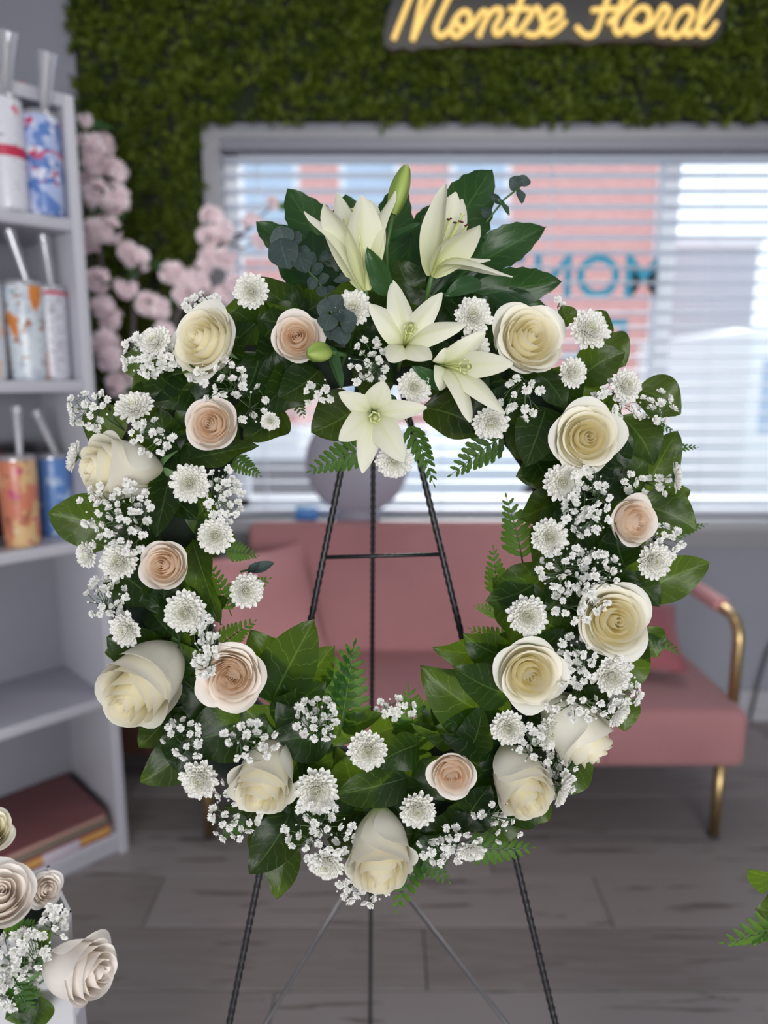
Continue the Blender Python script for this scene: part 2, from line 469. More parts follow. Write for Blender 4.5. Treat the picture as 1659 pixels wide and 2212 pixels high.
def leaf_mesh(seed, mat, wide=0.30, tip=1.0, droop=0.18, fold=0.25, wav=0.03, teeth=0, nu=9, nv=15, widest=0.8, name='leaf'):
    rnd = random.Random(seed)
    u = np.linspace(-1, 1, nu)[:, None]; v = np.linspace(0, 1, nv)[None, :]
    prof = np.sin(np.pi * v ** widest) ** 0.62 * (1 - 0.30 * v ** 4 * tip)
    prof = np.maximum(prof, 0.0)
    prof[:, 0] = 0.06; prof[:, -1] = 0.0
    w = wide * prof * (1 + 0.05 * np.sin(v * 9 + rnd.uniform(0, 6)) * np.sign(u))
    if teeth: w = w * (1 + teeth * np.where(np.arange(nv) % 2 == 0, 1, -1)[None, :])
    x = u * w; y = v + 0.0 * u
    k = rnd.uniform(0, 6)
    z = fold * np.abs(x) + droop * (0.25 - (v - 0.5) ** 2) + wav * np.sin(v * 10 + k) * u + 0.06 * np.sin(k) * u * v
    x = x + 0.06 * math.sin(k) * np.sin(np.pi * v)
    return MB().grid(np.stack([x, y, z], -1)).mesh(name, mat)

def fern_meshes(seed, n=9, serr=3):
    """frond of unit length along +y: rachis and toothed leaflets"""
    rnd = random.Random(seed)
    bend = rnd.uniform(-.12, .12)
    def c(t): return np.array([bend * t * t, t, 0.10 * math.sin(t * 2.2)])
    ra = MB(); ra.tube([tuple(c(t)) for t in np.linspace(0, 1, 9)], list(np.linspace(0.012, 0.003, 9)), 5)
    lf = MB()
    for i in range(n):
        t = 0.14 + 0.84 * i / (n - 1)
        L = 0.30 * (1 - t) ** 0.8 * (0.75 + 0.25 * min(1, t / 0.25)) + 0.05
        for sd in (-1, 1):
            if i == n - 1 and sd == 1: continue
            ang = math.radians(58 - 18 * t) * sd if i < n - 1 else 0.0
            d = np.array([math.sin(ang), math.cos(ang), 0]); p = np.array([d[1], -d[0], 0])
            b = c(t) + np.array([0, rnd.uniform(-.01, .01), 0])
            m = serr; W_ = min(L * 0.24, 0.052)
            left, right = [], []
            for k in range(2 * m + 1):
                q = k / (2 * m)
                w = W_ * math.sin(math.pi * min(1, q * .86 + .12)) ** .7 * (1.0 if k % 2 else 0.72)
                if k == 2 * m: w = 0
                off = L * (q + (0.05 if k % 2 else 0))
                zz = -0.25 * L * q * q + rnd.uniform(-.002, .002)
                left.append(b + d * off + p * w + np.array([0, 0, zz + w * .3])); right.append(b + d * off - p * w + np.array([0, 0, zz + w * .3]))
            mid = [b + d * L * (k / (2 * m)) + np.array([0, 0, -0.25 * L * (k / (2 * m)) ** 2]) for k in range(2 * m + 1)]
            vs = left + mid + right; q_ = 2 * m + 1
            fs = []
            for k in range(2 * m):
                fs += [(k, k + 1, q_ + k + 1, q_ + k), (q_ + k, q_ + k + 1, 2 * q_ + k + 1, 2 * q_ + k)]
            uv = [(0, k / (2 * m)) for k in range(q_)] + [(.5, k / (2 * m)) for k in range(q_)] + [(1, k / (2 * m)) for k in range(q_)]
            lf.add(vs, fs, uv)
    return ra.mesh('fern_rachis', MAT['stem']), lf.mesh('fern_leaflets', MAT['fern'])

def bez(p0, p1, p2, p3, t):
    return p0 * (1 - t) ** 3 + p1 * 3 * t * (1 - t) ** 2 + p2 * 3 * t * t * (1 - t) + p3 * t ** 3
def tepal_mesh(P0, P1, P2, P3, width, out_n, rib=0.18, wav=0.06, seed=0, fold=0.35):
    nu, nv = 11, 17
    k = random.Random(seed).uniform(0, 6)
    G = np.zeros((nu, nv, 3)); T = np.zeros((nu, nv))
    for j in range(nv):
        t = j / (nv - 1)
        c = bez(P0, P1, P2, P3, t)
        d = (bez(P0, P1, P2, P3, min(1, t + .02)) - bez(P0, P1, P2, P3, max(0, t - .02))).normalized()
        side = d.cross(out_n)
        side = side.normalized() if side.length > 1e-5 else d.orthogonal().normalized()
        nrm = side.cross(d).normalized()
        w = width * (0.16 + 0.84 * math.sin(math.pi * min(1.0, t * 1.0) ** 0.85) ** 0.8) * (1 - 0.15 * t) if t < 1 else 0.001
        if t > 0.86: w *= math.sqrt(max(0.0, 1 - ((t - .86) / .14) ** 2)) * 0.9 + 0.1 if t < 1 else 1
        for i in range(nu):
            u = -1 + 2 * i / (nu - 1)
            off = -fold * w * u * u + rib * w * math.exp(-(u / .16) ** 2) * (1 - t) + wav * width * math.sin(t * 9 + k + (2 if u > 0 else 0)) * u * u * t
            G[i, j] = c + side * (u * w) + nrm * off
            T[i, j] = min(1, 0.75 * (1 - t) ** 2.2 + 0.45 * math.exp(-(u / .14) ** 2) * (1 - .6 * t))
    return MB().grid(G, T).mesh('lily_tepal', MAT['lily'])
# ================================================================== the room
RX0, RX1, RY0, RY1, RH = -2.3, 2.7, -4.0, 2.78, 2.95
M_WALL = plain('grey_wall_paint', (0.27, 0.28, 0.33), 0.7, var=0.05, scale=3, bmp=0.05)
M_CEIL = plain('white_ceiling', (0.75, 0.75, 0.76), 0.8, var=0.03, scale=4)
M_TRIM = plain('pale_grey_trim', (0.33, 0.33, 0.36), 0.5, var=0.04, scale=8)
M_WHITE = plain('white_laminate', (0.50, 0.50, 0.56), 0.42, var=0.03, scale=5)
def structure(name, mb, mat, parent=None, smooth=False):
    o = link(name, mb.mesh(name, mat, smooth), parent)
    if parent is None: o['kind'] = 'structure'
    return o
WX0, WX1, WZ0, WZ1 = -0.585, 2.35, 0.87, 2.225     # window opening
mb = MB()
mb.box(RX0, WX0, RY1, RY1 + .12, 0, RH); mb.box(WX1, RX1, RY1, RY1 + .12, 0, RH)
mb.box(WX0, WX1, RY1, RY1 + .12, 0, WZ0); mb.box(WX0, WX1, RY1, RY1 + .12, WZ1, RH)
structure('wall_window_side', mb, M_WALL)
mb = MB(); mb.box(RX0 - .1, RX0, RY0, RY1, 0, RH); structure('wall_left', mb, M_WALL)
mb = MB(); mb.box(RX1, RX1 + .1, RY0, RY1, 0, RH); structure('wall_right', mb, M_WALL)
mb = MB()
mb.box(RX0, RX1, RY0 - .12, RY0, 0, .3); mb.box(RX0, RX1, RY0 - .12, RY0, 2.2, RH)
mb.box(1.95, RX1, RY0 - .12, RY0, .3, 2.2); mb.box(RX0, -1.25, RY0 - .12, RY0, .3, 2.2)
structure('wall_shopfront', mb, M_WALL)
mb = MB(); mb.box(RX0, RX1, RY0, RY1, RH, RH + .1); structure('ceiling', mb, M_CEIL)

# floor: every plank a board of its own
def plank_mat():
    m, nt, out = new_mat('grey_vinyl_plank')
    oi = N(nt, 'ShaderNodeObjectInfo')
    tc = N(nt, 'ShaderNodeTexCoord'); mp = N(nt, 'ShaderNodeMapping'); mp.inputs['Scale'].default_value = (1.1, 15, 1)
    ad = N(nt, 'ShaderNodeVectorMath', operation='ADD')
    cb = N(nt, 'ShaderNodeCombineXYZ')
    nt.links.new(math_node(nt, 'MULTIPLY', oi.outputs['Random'], 37.0), cb.inputs[0]); nt.links.new(math_node(nt, 'MULTIPLY', oi.outputs['Random'], 11.0), cb.inputs[1])
    nt.links.new(tc.outputs['Object'], mp.inputs[0]); nt.links.new(mp.outputs[0], ad.inputs[0]); nt.links.new(cb.outputs[0], ad.inputs[1])
    nz = N(nt, 'ShaderNodeTexNoise'); nz.inputs['Scale'].default_value = 3; nz.inputs['Detail'].default_value = 6; nz.inputs['Distortion'].default_value = .6
    nt.links.new(ad.outputs[0], nz.inputs['Vector'])
    c1 = mix_color(nt, oi.outputs['Random'], (0.20, 0.172, 0.165), (0.37, 0.34, 0.34))
    f = math_node(nt, 'MULTIPLY', math_node(nt, 'SUBTRACT', nz.outputs['Fac'], 0.35), 2.2)
    c = mix_color(nt, math_node(nt, 'MINIMUM', math_node(nt, 'MAXIMUM', f, 0.0), 1.0), c1, (0.30, 0.275, 0.275))
    d = mix_color(nt, math_node(nt, 'GREATER_THAN', nz.outputs['Fac'], 0.62), c, (0.17, 0.145, 0.14))
    b = principled(nt, None, 0.42, 0, 0.4); nt.links.new(d, b.inputs['Base Color'])
    bump(nt, b, nz.outputs['Fac'], 0.12, 0.001)
    nt.links.new(b.outputs[0], out.inputs[0]); return m
M_PLANK = plank_mat()
mb = MB(); mb.box(RX0, RX1, RY0, RY1, -0.06, -0.004)
floor = structure('floor', mb, plain('dark_joint', (0.03, 0.027, 0.027), 0.8))
PW, PL = 0.196, 1.22
def plank_mesh(L):
    mb = MB(); g = 0.0012; c = 0.002
    x0, x1, y0, y1 = -L / 2 + g, L / 2 - g, -PW / 2 + g, PW / 2 - g
    v = [(x0, y0, -.004), (x1, y0, -.004), (x1, y1, -.004), (x0, y1, -.004), (x0, y0, -c), (x1, y0, -c), (x1, y1, -c), (x0, y1, -c),
         (x0 + c, y0 + c, 0), (x1 - c, y0 + c, 0), (x1 - c, y1 - c, 0), (x0 + c, y1 - c, 0)]
    f = [(8, 9, 10, 11)]
    for k in range(4):
        k2 = (k + 1) % 4
        f += [(k, k2, 4 + k2, 4 + k), (4 + k, 4 + k2, 8 + k2, 8 + k)]
    return mb.add(v, f).mesh('plank', M_PLANK, False)
PM = plank_mesh(PL)
joint_px = {0: (587, 2180), 1: (918, 2070), 2: (333, 1945), 3: (1058, 1850)}
row0 = 1.43 - PW           # rows counted away from the camera; seams at 1.43, 1.626, 1.822
k = 0
r = -1
y = row0 - PW
rnd = random.Random(5)
while y < RY1 - 0.02:
    yc = y + PW / 2
    idx = round((y - row0) / PW)
    if idx in joint_px: off = on_floor(*joint_px[idx]).x
    else: off = rnd.uniform(-.6, .6)
    x = off - 3 * PL
    while x < RX1:
        xa, xb = max(x, RX0), min(x + PL, RX1)
        if xb - xa > .05:
            link('plank', PM if xb - xa > PL - .001 else plank_mesh(xb - xa), floor, Matrix.Translation(((xa + xb) / 2, yc, 0)))
        x += PL
    y += PW
# the boards behind the photographer, out of view, are one plain sheet
mb = MB(); mb.box(RX0, RX1, RY0, row0 - PW, -.004, 0); structure('plank_field', mb, M_PLANK, floor)

mb = MB(); mb.box(-0.6, RX1, RY1 - .018, RY1 - .001, 0.0, .13); mb.box(-0.6, RX1, RY1 - .026, RY1 - .001, 0.0, .045)
structure('baseboard_window_side', mb, plain('pale_baseboard', (0.40, 0.40, 0.44), 0.5, var=.04))

# window: casing, sill, glass, mullions
def beveled(x0, x1, y0, y1, z0, z1, r=.004):
    b = rounded_box(x1 - x0, y1 - y0, z1 - z0, r, 2)
    for a in b.v: a += np.array([(x0 + x1) / 2, (y0 + y1) / 2, (z0 + z1) / 2])
    return b
structure('trim_1', beveled(WX0 - .065, WX0 + .005, RY1 - .03, RY1 + .01, WZ0 - .01, WZ1 + .036), M_TRIM, smooth=True)
structure('trim_2', beveled(WX0 - .065, WX1 + .06, RY1 - .032, RY1 + .01, WZ1 - .002, WZ1 + .036), M_TRIM, smooth=True)
structure('trim_3', beveled(WX0 - .09, WX1 + .06, RY1 - .20, RY1 + .02, WZ0 - .035, WZ0), M_TRIM, smooth=True)      # sill board
structure('trim_4', beveled(WX0 - .065, WX1 + .06, RY1 - .022, RY1 - .001, WZ0 - .13, WZ0 - .036), M_TRIM, smooth=True)
mg, nt, out = new_mat('window_glass')
tr = N(nt, 'ShaderNodeBsdfTransparent'); tr.inputs[0].default_value = (0.96, 0.98, 0.99, 1)
gl = N(nt, 'ShaderNodeBsdfGlossy'); gl.inputs['Roughness'].default_value = 0.02
mx = N(nt, 'ShaderNodeMixShader'); mx.inputs[0].default_value = 0.015
nt.links.new(tr.outputs[0], mx.inputs[1]); nt.links.new(gl.outputs[0], mx.inputs[2]); nt.links.new(mx.outputs[0], out.inputs[0])
M_VINYL = plain('white_window_frame', (0.72, 0.74, 0.78), 0.45, var=.03)
win = empty('window_1', Vector((0, 0, 0))); win['kind'] = 'structure'
mb = MB()
mb.box(WX0, WX0 + .05, RY1 + .03, RY1 + .09, WZ0, WZ1); mb.box(WX1 - .05, WX1, RY1 + .03, RY1 + .09, WZ0, WZ1)
mb.box(WX0, WX1, RY1 + .03, RY1 + .09, WZ0, WZ0 + .05); mb.box(WX0, WX1, RY1 + .03, RY1 + .09, WZ1 - .05, WZ1)
structure('window_frame', mb, M_VINYL, win)
MULL = 1.06
mb = MB(); mb.box(MULL - .028, MULL + .028, RY1 + .03, RY1 + .09, WZ0 + .05, WZ1 - .05); structure('mullion', mb, M_VINYL, win)
for a, b in ((WX0 + .05, MULL - .028), (MULL + .028, WX1 - .05)):
    mb = MB(); mb.box(a, b, RY1 + .058, RY1 + .064, WZ0 + .05, WZ1 - .05); structure('pane', mb, mg, win)

# lettering stuck on the outside of the glass: it reads rightly from the street, mirrored from here
M_DECAL, nt, out = new_mat('teal_window_lettering')
a_ = N(nt, 'ShaderNodeBsdfDiffuse'); a_.inputs[0].default_value = (0.14, 0.42, 0.52, 1)
t_ = N(nt, 'ShaderNodeBsdfTranslucent'); t_.inputs[0].default_value = (0.15, 0.42, 0.52, 1)
mx = N(nt, 'ShaderNodeMixShader'); mx.inputs[0].default_value = .65
nt.links.new(a_.outputs[0], mx.inputs[1]); nt.links.new(t_.outputs[0], mx.inputs[2]); nt.links.new(mx.outputs[0], out.inputs[0])
def at_plane(px, py, Y):
    d = W(px, py, 1) - CAM
    return CAM + d * (Y / d.y)
dec = empty('window_lettering', at_plane(1190, 640, RY1 + .068))
tag(dec, 'teal shop lettering on the window glass, seen mirrored through the blinds', 'lettering')
def letters(text, x_right, px_step, py_base, h_px):
    for i, ch in enumerate(text):
        c = bpy.data.curves.new('letter', 'FONT'); c.body = ch; c.align_x = 'CENTER'
        c.size = h_px / F_PX * 2.72 / 0.69; c.extrude = 0.0006; c.offset = 0.004
        tmp = bpy.data.objects.new('letter_outline', c)
        me = bpy.data.meshes.new_from_object(tmp); bpy.data.objects.remove(tmp)
        me.materials.clear(); me.materials.append(M_DECAL)
        o = bpy.data.objects.new('letter', me); COL.objects.link(o); o.parent = dec
        p = at_plane(x_right - i * px_step, py_base, RY1 + .068)
        o.matrix_basis = Matrix.Translation(p - dec.location) @ Matrix.Rotation(math.pi, 4, 'Z') @ Matrix.Rotation(math.pi / 2, 4, 'X')
letters('MONTSE', 1388, 98, 640, 84)
letters('FLORAL', 1330, 84, 775, 84)

# blinds: headrail, slats, ladder cords, bottom rail
M_SLAT = plain('white_blind_slat', (0.70, 0.74, 0.82), 0.45, var=.02, scale=6)
bl = empty('window_blind', Vector((0, RY1 - .045, WZ1)))
tag(bl, 'white horizontal slat blind lowered over the wide shop window', 'blind')
BX0, BX1 = WX0 + .012, WX1 - .02
def rel(mb, o):
    for a in mb.v: a -= np.array(o.location)
    return mb
link('headrail', rel(beveled(BX0, BX1, RY1 - .075, RY1 - .015, WZ1 - .045, WZ1 - .004, .006), bl).mesh('headrail', plain('blind_headrail', (0.24, 0.245, 0.29), .5)), bl)
sl = MB()
xs = np.array([BX0, BX1])[:, None]; q = np.linspace(-1, 1, 6)[None, :]
P = np.stack([xs + 0 * q, 0.025 * q + 0 * xs, 0.0035 * (1 - q ** 2) + 0 * xs], -1)
P2 = P[:, ::-1].copy(); P2[..., 2] -= .0028
PP = np.concatenate([P, P2, P[:, :1]], 1); sl.grid(PP)
SLM = sl.mesh('slat', M_SLAT)
z = WZ1 - .068; nsl = 0
while z > WZ0 + .06:
    link('slat', SLM, bl, Matrix.Translation((0, 0, z - WZ1)) @ Matrix.Rotation(math.radians(-4), 4, 'X')); z -= 0.0525; nsl += 1
link('bottom_rail', rel(beveled(BX0, BX1, RY1 - .072, RY1 - .020, WZ0 + .006, WZ0 + .03, .006), bl).mesh('bottom_rail', M_SLAT), bl)
for x in (BX0 + .12, .22, .60, 1.20, 1.65, 2.2):
    for dy in (-.071, -.019):
        mb = MB(); mb.tube([(x, RY1 + dy, WZ1 - .05), (x, RY1 + dy, WZ0 + .02)], .0013, 5); link('ladder_cord', rel(mb, bl).mesh('ladder_cord', M_SLAT), bl)

# added fill light, unseen above the frame, brightens sofa seat and leaf backs
M_FILL = emitter('fill_light_diffuser', (1.0, 0.98, 0.95), 6.5)
lamp = empty('added_fill_light', Vector((0.45, 1.65, RH))); tag(lamp, 'unseen ceiling panel added as fill light between the wreath and the window', 'ceiling light')
mb = MB(); mb.box(-.62, .62, -.17, -.15, -.045, -.001); mb.box(-.62, .62, .15, .17, -.045, -.001); mb.box(-.62, -.60, -.15, .15, -.045, -.001); mb.box(.60, .62, -.15, .15, -.045, -.001)
link('frame', mb.mesh('frame', M_CEIL, False), lamp)
mb = MB(); mb.box(-.60, .60, -.15, .15, -.038, -.03); link('diffuser', mb.mesh('diffuser', M_FILL, False), lamp)

# ------------------------------------------------------------------ hedge panel covering
def boxwood():
    rs = np.random.RandomState(7)
    pts = []
    for (x0, x1, z0, z1, n) in ((-1.082, -.655, .35, 2.94, 1500), (-.655, RX1 - .01, 2.278, 2.94, 2500)):
        c = np.stack([rs.uniform(x0, x1, n), rs.uniform(z0, z1, n)], 1)
        pts.append(c)
    C = np.concatenate(pts)
    lump = 0.5 + 0.5 * np.sin(C[:, 0] * 17 + np.sin(C[:, 1] * 13) * 2) * np.sin(C[:, 1] * 19 + np.sin(C[:, 0] * 11) * 2)
    m = 15
    k = len(C)
    d = rs.normal(size=(k, m, 3)); d[..., 1] = -np.abs(d[..., 1]) * .9 - .15
    d /= np.linalg.norm(d, axis=2, keepdims=True)
    base = np.stack([C[:, 0], np.full(k, RY1 - .012) - lump * .020 - rs.uniform(0, .012, k), C[:, 1]], 1)[:, None, :]
    size = rs.uniform(.009, .015, (k, m, 1))
    ctr = base + d * rs.uniform(.006, .034, (k, m, 1))
    a = np.cross(d, rs.normal(size=(k, m, 3))); a /= np.linalg.norm(a, axis=2, keepdims=True) + 1e-9
    v0 = ctr - d * size; v2 = ctr + d * size; v1 = ctr + a * size * .62; v3 = ctr - a * size * .62
    vv = np.stack([v0, v1, v2, v3], 2).reshape(-1, 3)
    vv[:, 1] = np.minimum(vv[:, 1], RY1 - .002)
    nq = len(vv) // 4
    f = np.arange(nq * 4).reshape(-1, 4)
    prot = np.clip((RY1 - .012 - ctr[..., 1]) / .06, 0, 1)
    tint = np.repeat(np.clip(rs.uniform(0, .55, (k, 1)) + rs.uniform(-.15, .25, (k, m)), 0, 1).reshape(-1), 4)
    mb = MB(); mb.v.append(vv); mb.n = len(vv); mb.f = [tuple(r) for r in f.tolist()]; mb.uv.append(np.tile([[0, 0], [1, .5], [0, 1], [0, .5]], (nq, 1))); mb.t.append(tint); mb.mi = [0] * nq
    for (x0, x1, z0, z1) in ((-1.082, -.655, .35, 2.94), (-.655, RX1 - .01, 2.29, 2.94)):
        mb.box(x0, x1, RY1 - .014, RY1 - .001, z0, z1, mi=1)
    m2, nt, out = new_mat('artificial_boxwood')
    at = N(nt, 'ShaderNodeAttribute', attribute_name='tint')
    c = mix_color(nt, at.outputs['Fac'], (0.055, 0.090, 0.011), (0.21, 0.28, 0.032))
    b = principled(nt, None, .5, 0, .3); nt.links.new(c, b.inputs['Base Color'])
    t = N(nt, 'ShaderNodeBsdfTranslucent'); nt.links.new(c, t.inputs[0])
    mx = N(nt, 'ShaderNodeMixShader'); mx.inputs[0].default_value = .2
    nt.links.new(b.outputs[0], mx.inputs[1]); nt.links.new(t.outputs[0], mx.inputs[2]); nt.links.new(mx.outputs[0], out.inputs[0])
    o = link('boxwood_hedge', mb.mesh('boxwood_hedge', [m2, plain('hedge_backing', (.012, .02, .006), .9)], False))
    tag(o, 'dense artificial boxwood hedge covering the wall around the window', 'hedge wall', kind='stuff')
boxwood()

# ------------------------------------------------------------------ neon sign
SY = RY1 - .085
def sp(px, py): return at_plane(px, py, SY)
def catmull(pts, n=5):
    P = [Vector((p[0], p[1], 0)) for p in pts]; out = []
    for i in range(len(P) - 1):
        a, b, c, d = P[max(i - 1, 0)], P[i], P[i + 1], P[min(i + 2, len(P) - 1)]
        for k in range(n):
            t = k / n
            q = 0.5 * ((2 * b) + (c - a) * t + (2 * a - 5 * b + 4 * c - d) * t * t + (3 * b - a - 3 * c + d) * t ** 3)
            out.append((q.x, q.y))
    out.append((P[-1].x, P[-1].y)); return out
STROKES = [
    [(850, 85), (866, 45), (884, 0), (900, -40), (912, -62), (920, -60), (917, -30), (905, 25), (891, 87)],
    [(891, 87), (910, 45), (931, 0), (948, -40), (962, -62), (978, -66), (985, -50), (978, -22), (966, 2), (950, 36), (941, 60), (946, 75), (957, 76), (974, 62)],
    [(974, 62), (984, 40), (1001, 24), (1014, 30), (1013, 50), (1000, 70), (984, 78), (975, 66), (982, 46), (998, 62), (1016, 58), (1032, 38), (1044, 24), (1053, 30)],
    [(1034, 79), (1045, 52), (1056, 32), (1070, 20), (1082, 22), (1080, 38), (1069, 58), (1071, 72), (1083, 70), (1098, 52), (1112, 34)],
    [(1136, -30), (1126, 0), (1114, 34), (1106, 60), (1112, 71), (1124, 64), (1142, 40), (1157, 16)],
    [(1098, 19), (1120, 19), (1145, 19)],
    [(1157, 14), (1165, 22), (1169, 38), (1175, 54), (1168, 69), (1151, 76), (1133, 70)],
    [(1166, 66), (1186, 52), (1206, 40), (1213, 26), (1203, 16), (1188, 24), (1175, 44), (1174, 64), (1186, 73), (1204, 64), (1222, 45)],
    [(1245, 56), (1254, 68), (1270, 77), (1286, 70), (1297, 44), (1308, 12), (1318, -20), (1330, -42)],
    [(1262, -30), (1284, -46), (1330, -44), (1378, -54)],
    [(1278, 22), (1304, 20), (1331, 19)],
    [(1314, 50), (1336, 30), (1360, 6), (1378, -22), (1376, -40), (1364, -34), (1348, -6), (1334, 32), (1328, 58), (1336, 72), (1350, 64)],
    [(1350, 64), (1362, 38), (1380, 18), (1397, 18), (1404, 34), (1394, 56), (1376, 70), (1362, 68), (1364, 52), (1386, 62), (1408, 52), (1424, 28), (1433, 14), (1445, 23), (1440, 36), (1426, 56), (1426, 72), (1440, 72), (1454, 60)],
    [(1498, 30), (1486, 18), (1468, 28), (1453, 52), (1454, 74), (1466, 76), (1484, 56), (1498, 30), (1486, 54), (1484, 72), (1496, 72), (1514, 52)],
    [(1514, 52), (1536, 24), (1556, -8), (1562, -36), (1552, -46), (1540, -30), (1524, 4), (1512, 38), (1510, 64), (1520, 76), (1535, 68), (1548, 48)],
]
sign = empty('neon_sign', sp(1195, 60))
tag(sign, 'glowing warm yellow script neon sign on a dark contour board in the hedge', 'sign')
M_NEON = emitter('warm_neon', (1.0, 0.66, 0.20), 1.25)
for i, st in enumerate(STROKES):
    pts = [sp(x, y) - sign.location for x, y in catmull(st)]
    mb = MB(); mb.tube(pts, .0085, 8); link('neon_tube', mb.mesh('neon_tube', M_NEON), sign)
# board cut to follow the letters
low = [(832, 96), (850, 103), (872, 97), (891, 104), (915, 96), (945, 98), (972, 93), (1000, 91), (1035, 93), (1070, 90), (1105, 87), (1150, 90), (1190, 87), (1225, 84), (1250, 86), (1270, 92), (1295, 86), (1330, 84), (1370, 86), (1410, 83), (1440, 90), (1480, 89), (1525, 91), (1552, 82), (1566, 60), (1575, 10), (1578, -40)]
top = [(1570, -75), (1400, -80), (1250, -78), (1000, -90), (890, -88), (860, -40), (838, 20), (828, 70)]
poly = [sp(x, y) - sign.location for x, y in low + top]
mb = MB(); n = len(poly)
fr = [tuple(p + Vector((0, .018, 0))) for p in poly]; bk = [tuple(p + Vector((0, .048, 0))) for p in poly]
mb.add(fr + bk, [tuple(range(n - 1, -1, -1)), tuple(range(n, 2 * n))])
mb.add(fr + bk, [(k, (k + 1) % n, n + (k + 1) % n, n + k) for k in range(n)], mi=1)
link('backing_board', mb.mesh('backing_board', [plain('dark_acrylic', (.045, .047, .05), .35), plain('board_edge', (.16, .085, .06), .4)], False), sign)

# ------------------------------------------------------------------ sofa
SF0, SF1 = 1.93, 2.57            # front and back of the seat
SX0, SX1 = -.58, 1.065
def velvet(name, c):
    m, nt, out = new_mat(name)
    b = principled(nt, c, .75, 0, .2)
    b.inputs['Sheen Weight'].default_value = .35; b.inputs['Sheen Roughness'].default_value = .4
    b.inputs['Sheen Tint'].default_value = (1, .8, .8, 1)
    f = noise_node(nt, 5, 4)
    nt.links.new(mix_color(nt, f, tuple(x * .86 for x in c), tuple(min(1, x * 1.1) for x in c)), b.inputs['Base Color'])
    bump(nt, b, noise_node(nt, 350, 2), .15, .001)
    nt.links.new(b.outputs[0], out.inputs[0]); return m
M_VELVET = velvet('dusty_pink_velvet', (0.41, 0.195, 0.205))
M_VELVET2 = velvet('deep_pink_velvet', (0.32, 0.10, 0.12))
M_VELVET3 = velvet('light_pink_velvet', (0.56, 0.27, 0.28))
M_GOLD = plain('brushed_brass', (0.55, 0.40, 0.20), .38, 1.0, .5, var=.12, scale=30)
sofa = empty('loveseat', Vector(((SX0 + SX1) / 2, (SF0 + SF1) / 2, 0)))
tag(sofa, 'dusty pink velvet loveseat with brass tube arms and legs under the window', 'sofa')
def sofa_part(name, mb, mat, smooth=True, parent=None):
    return link(name, rel(mb, sofa).mesh(name, mat, smooth), parent or sofa)
seat = sofa_part('seat', beveled(SX0, SX1, SF0, SF1, .265, .445, .028), M_VELVET)
for x in (SX0 + .41, SX0 + .82, SX0 + 1.23):
    mb = MB(); mb.tube([(x, SF0 - .0015, .285), (x, SF0 - .002, .36), (x, SF0 - .001, .425), (x, SF0 + .02, .4455), (x, SF0 + .3, .4462), (x, SF1 - .08, .4462)], .0022, 5)
    sofa_part('seam', mb, M_VELVET2)
bk = rounded_box(1.37, .13, .47, .03, 4)
R_ = np.array(Matrix.Rotation(math.radians(-9), 3, 'X'))
bk.v = [a @ R_.T + np.array([.205, SF1 - .075, .655]) for a in bk.v]
sofa_part('backrest', bk, M_VELVET)
for sx, x in ((-1, SX0 + .005), (1, SX1 - .008)):
    # one bent tube: from the seat side up, over and back
    arc = [(x, SF0 + .10, .30), (x, SF0 + .10, .62)]
    for k in range(1, 7):
        a = math.pi / 2 * k / 6
        arc.append((x, SF0 + .10 + .07 * (1 - math.cos(a)), .62 + .07 * math.sin(a)))
    arc.append((x, SF1 - .05, .69))
    mb = MB(); mb.tube(arc, .0165, 12); tube = sofa_part('arm_tube', mb, M_GOLD)
    pad = rounded_box(.055, .40, .045, .02, 4)
    pad.v = [a + np.array([x, SF0 + .41, .695]) for a in pad.v]
    sofa_part('armrest', pad, M_VELVET3)
    for y in (SF0 + .07, SF1 - .10):
        xx = x - sx * .035
        mb = MB(); mb.tube([(xx, y, .27), (xx, y, .012)], .0165, 12); leg = sofa_part('leg', mb, M_GOLD)
        mb = MB(); mb.tube([(xx, y, .012), (xx, y, 0.0)], .0175, 12); link('foot_cap', rel(mb, sofa).mesh('foot_cap', plain('dark_rubber', (.03, .025, .02), .7)), leg)
def cushion(name, w, h, d, M, mat, label):
    nu = 15
    u = np.linspace(-1, 1, nu)[:, None]; v = np.linspace(-1, 1, nu)[None, :]
    th = np.clip((1 - np.abs(u) ** 2.6) * (1 - np.abs(v) ** 2.6), 0, 1) ** .5
    pin = 1 - .07 * (1 - u ** 2) * np.abs(v) ** 4 * 1.0; pin2 = 1 - .07 * (1 - v ** 2) * np.abs(u) ** 4
    X = u * w / 2 * pin2; Y = v * h / 2 * pin
    mb = MB(); mb.grid(np.stack([X, Y, th * d / 2], -1)); mb.grid(np.stack([X[::-1], Y[::-1], -th * d / 2], -1))
    root = empty(name, M); tag(root, label, 'cushion', 'throw cushions on the loveseat')
    link('cover', mb.mesh('cushion_cover', mat), root)
    e = [(X[i, 0], Y[i, 0], 0) for i in range(nu)] + [(X[-1, j], Y[-1, j], 0) for j in range(1, nu)] + [(X[i, -1], Y[i, -1], 0) for i in range(nu - 2, -1, -1)] + [(X[0, j], Y[0, j], 0) for j in range(nu - 2, -1, -1)]
    pm = MB(); pm.tube(e, .004, 5, cap=False); link('piping', pm.mesh('cushion_piping', mat), root)
cushion('throw_cushion', .38, .36, .12, Matrix.Translation((SX1 - .27, SF1 - .27, .553)) @ Matrix.Rotation(math.radians(-14), 4, 'Z') @ Matrix.Rotation(math.radians(17), 4, 'X'), M_VELVET2, 'deep pink cushion lying back at the brass armed end of the loveseat seat')
cushion('throw_cushion', .40, .40, .13, Matrix.Translation((SX0 + .19, SF1 - .30, .640)) @ Matrix.Rotation(math.radians(42), 4, 'Z') @ Matrix.Rotation(math.radians(70), 4, 'X'), M_VELVET3, 'light pink cushion propped in the loveseat corner nearest the blossom tree')

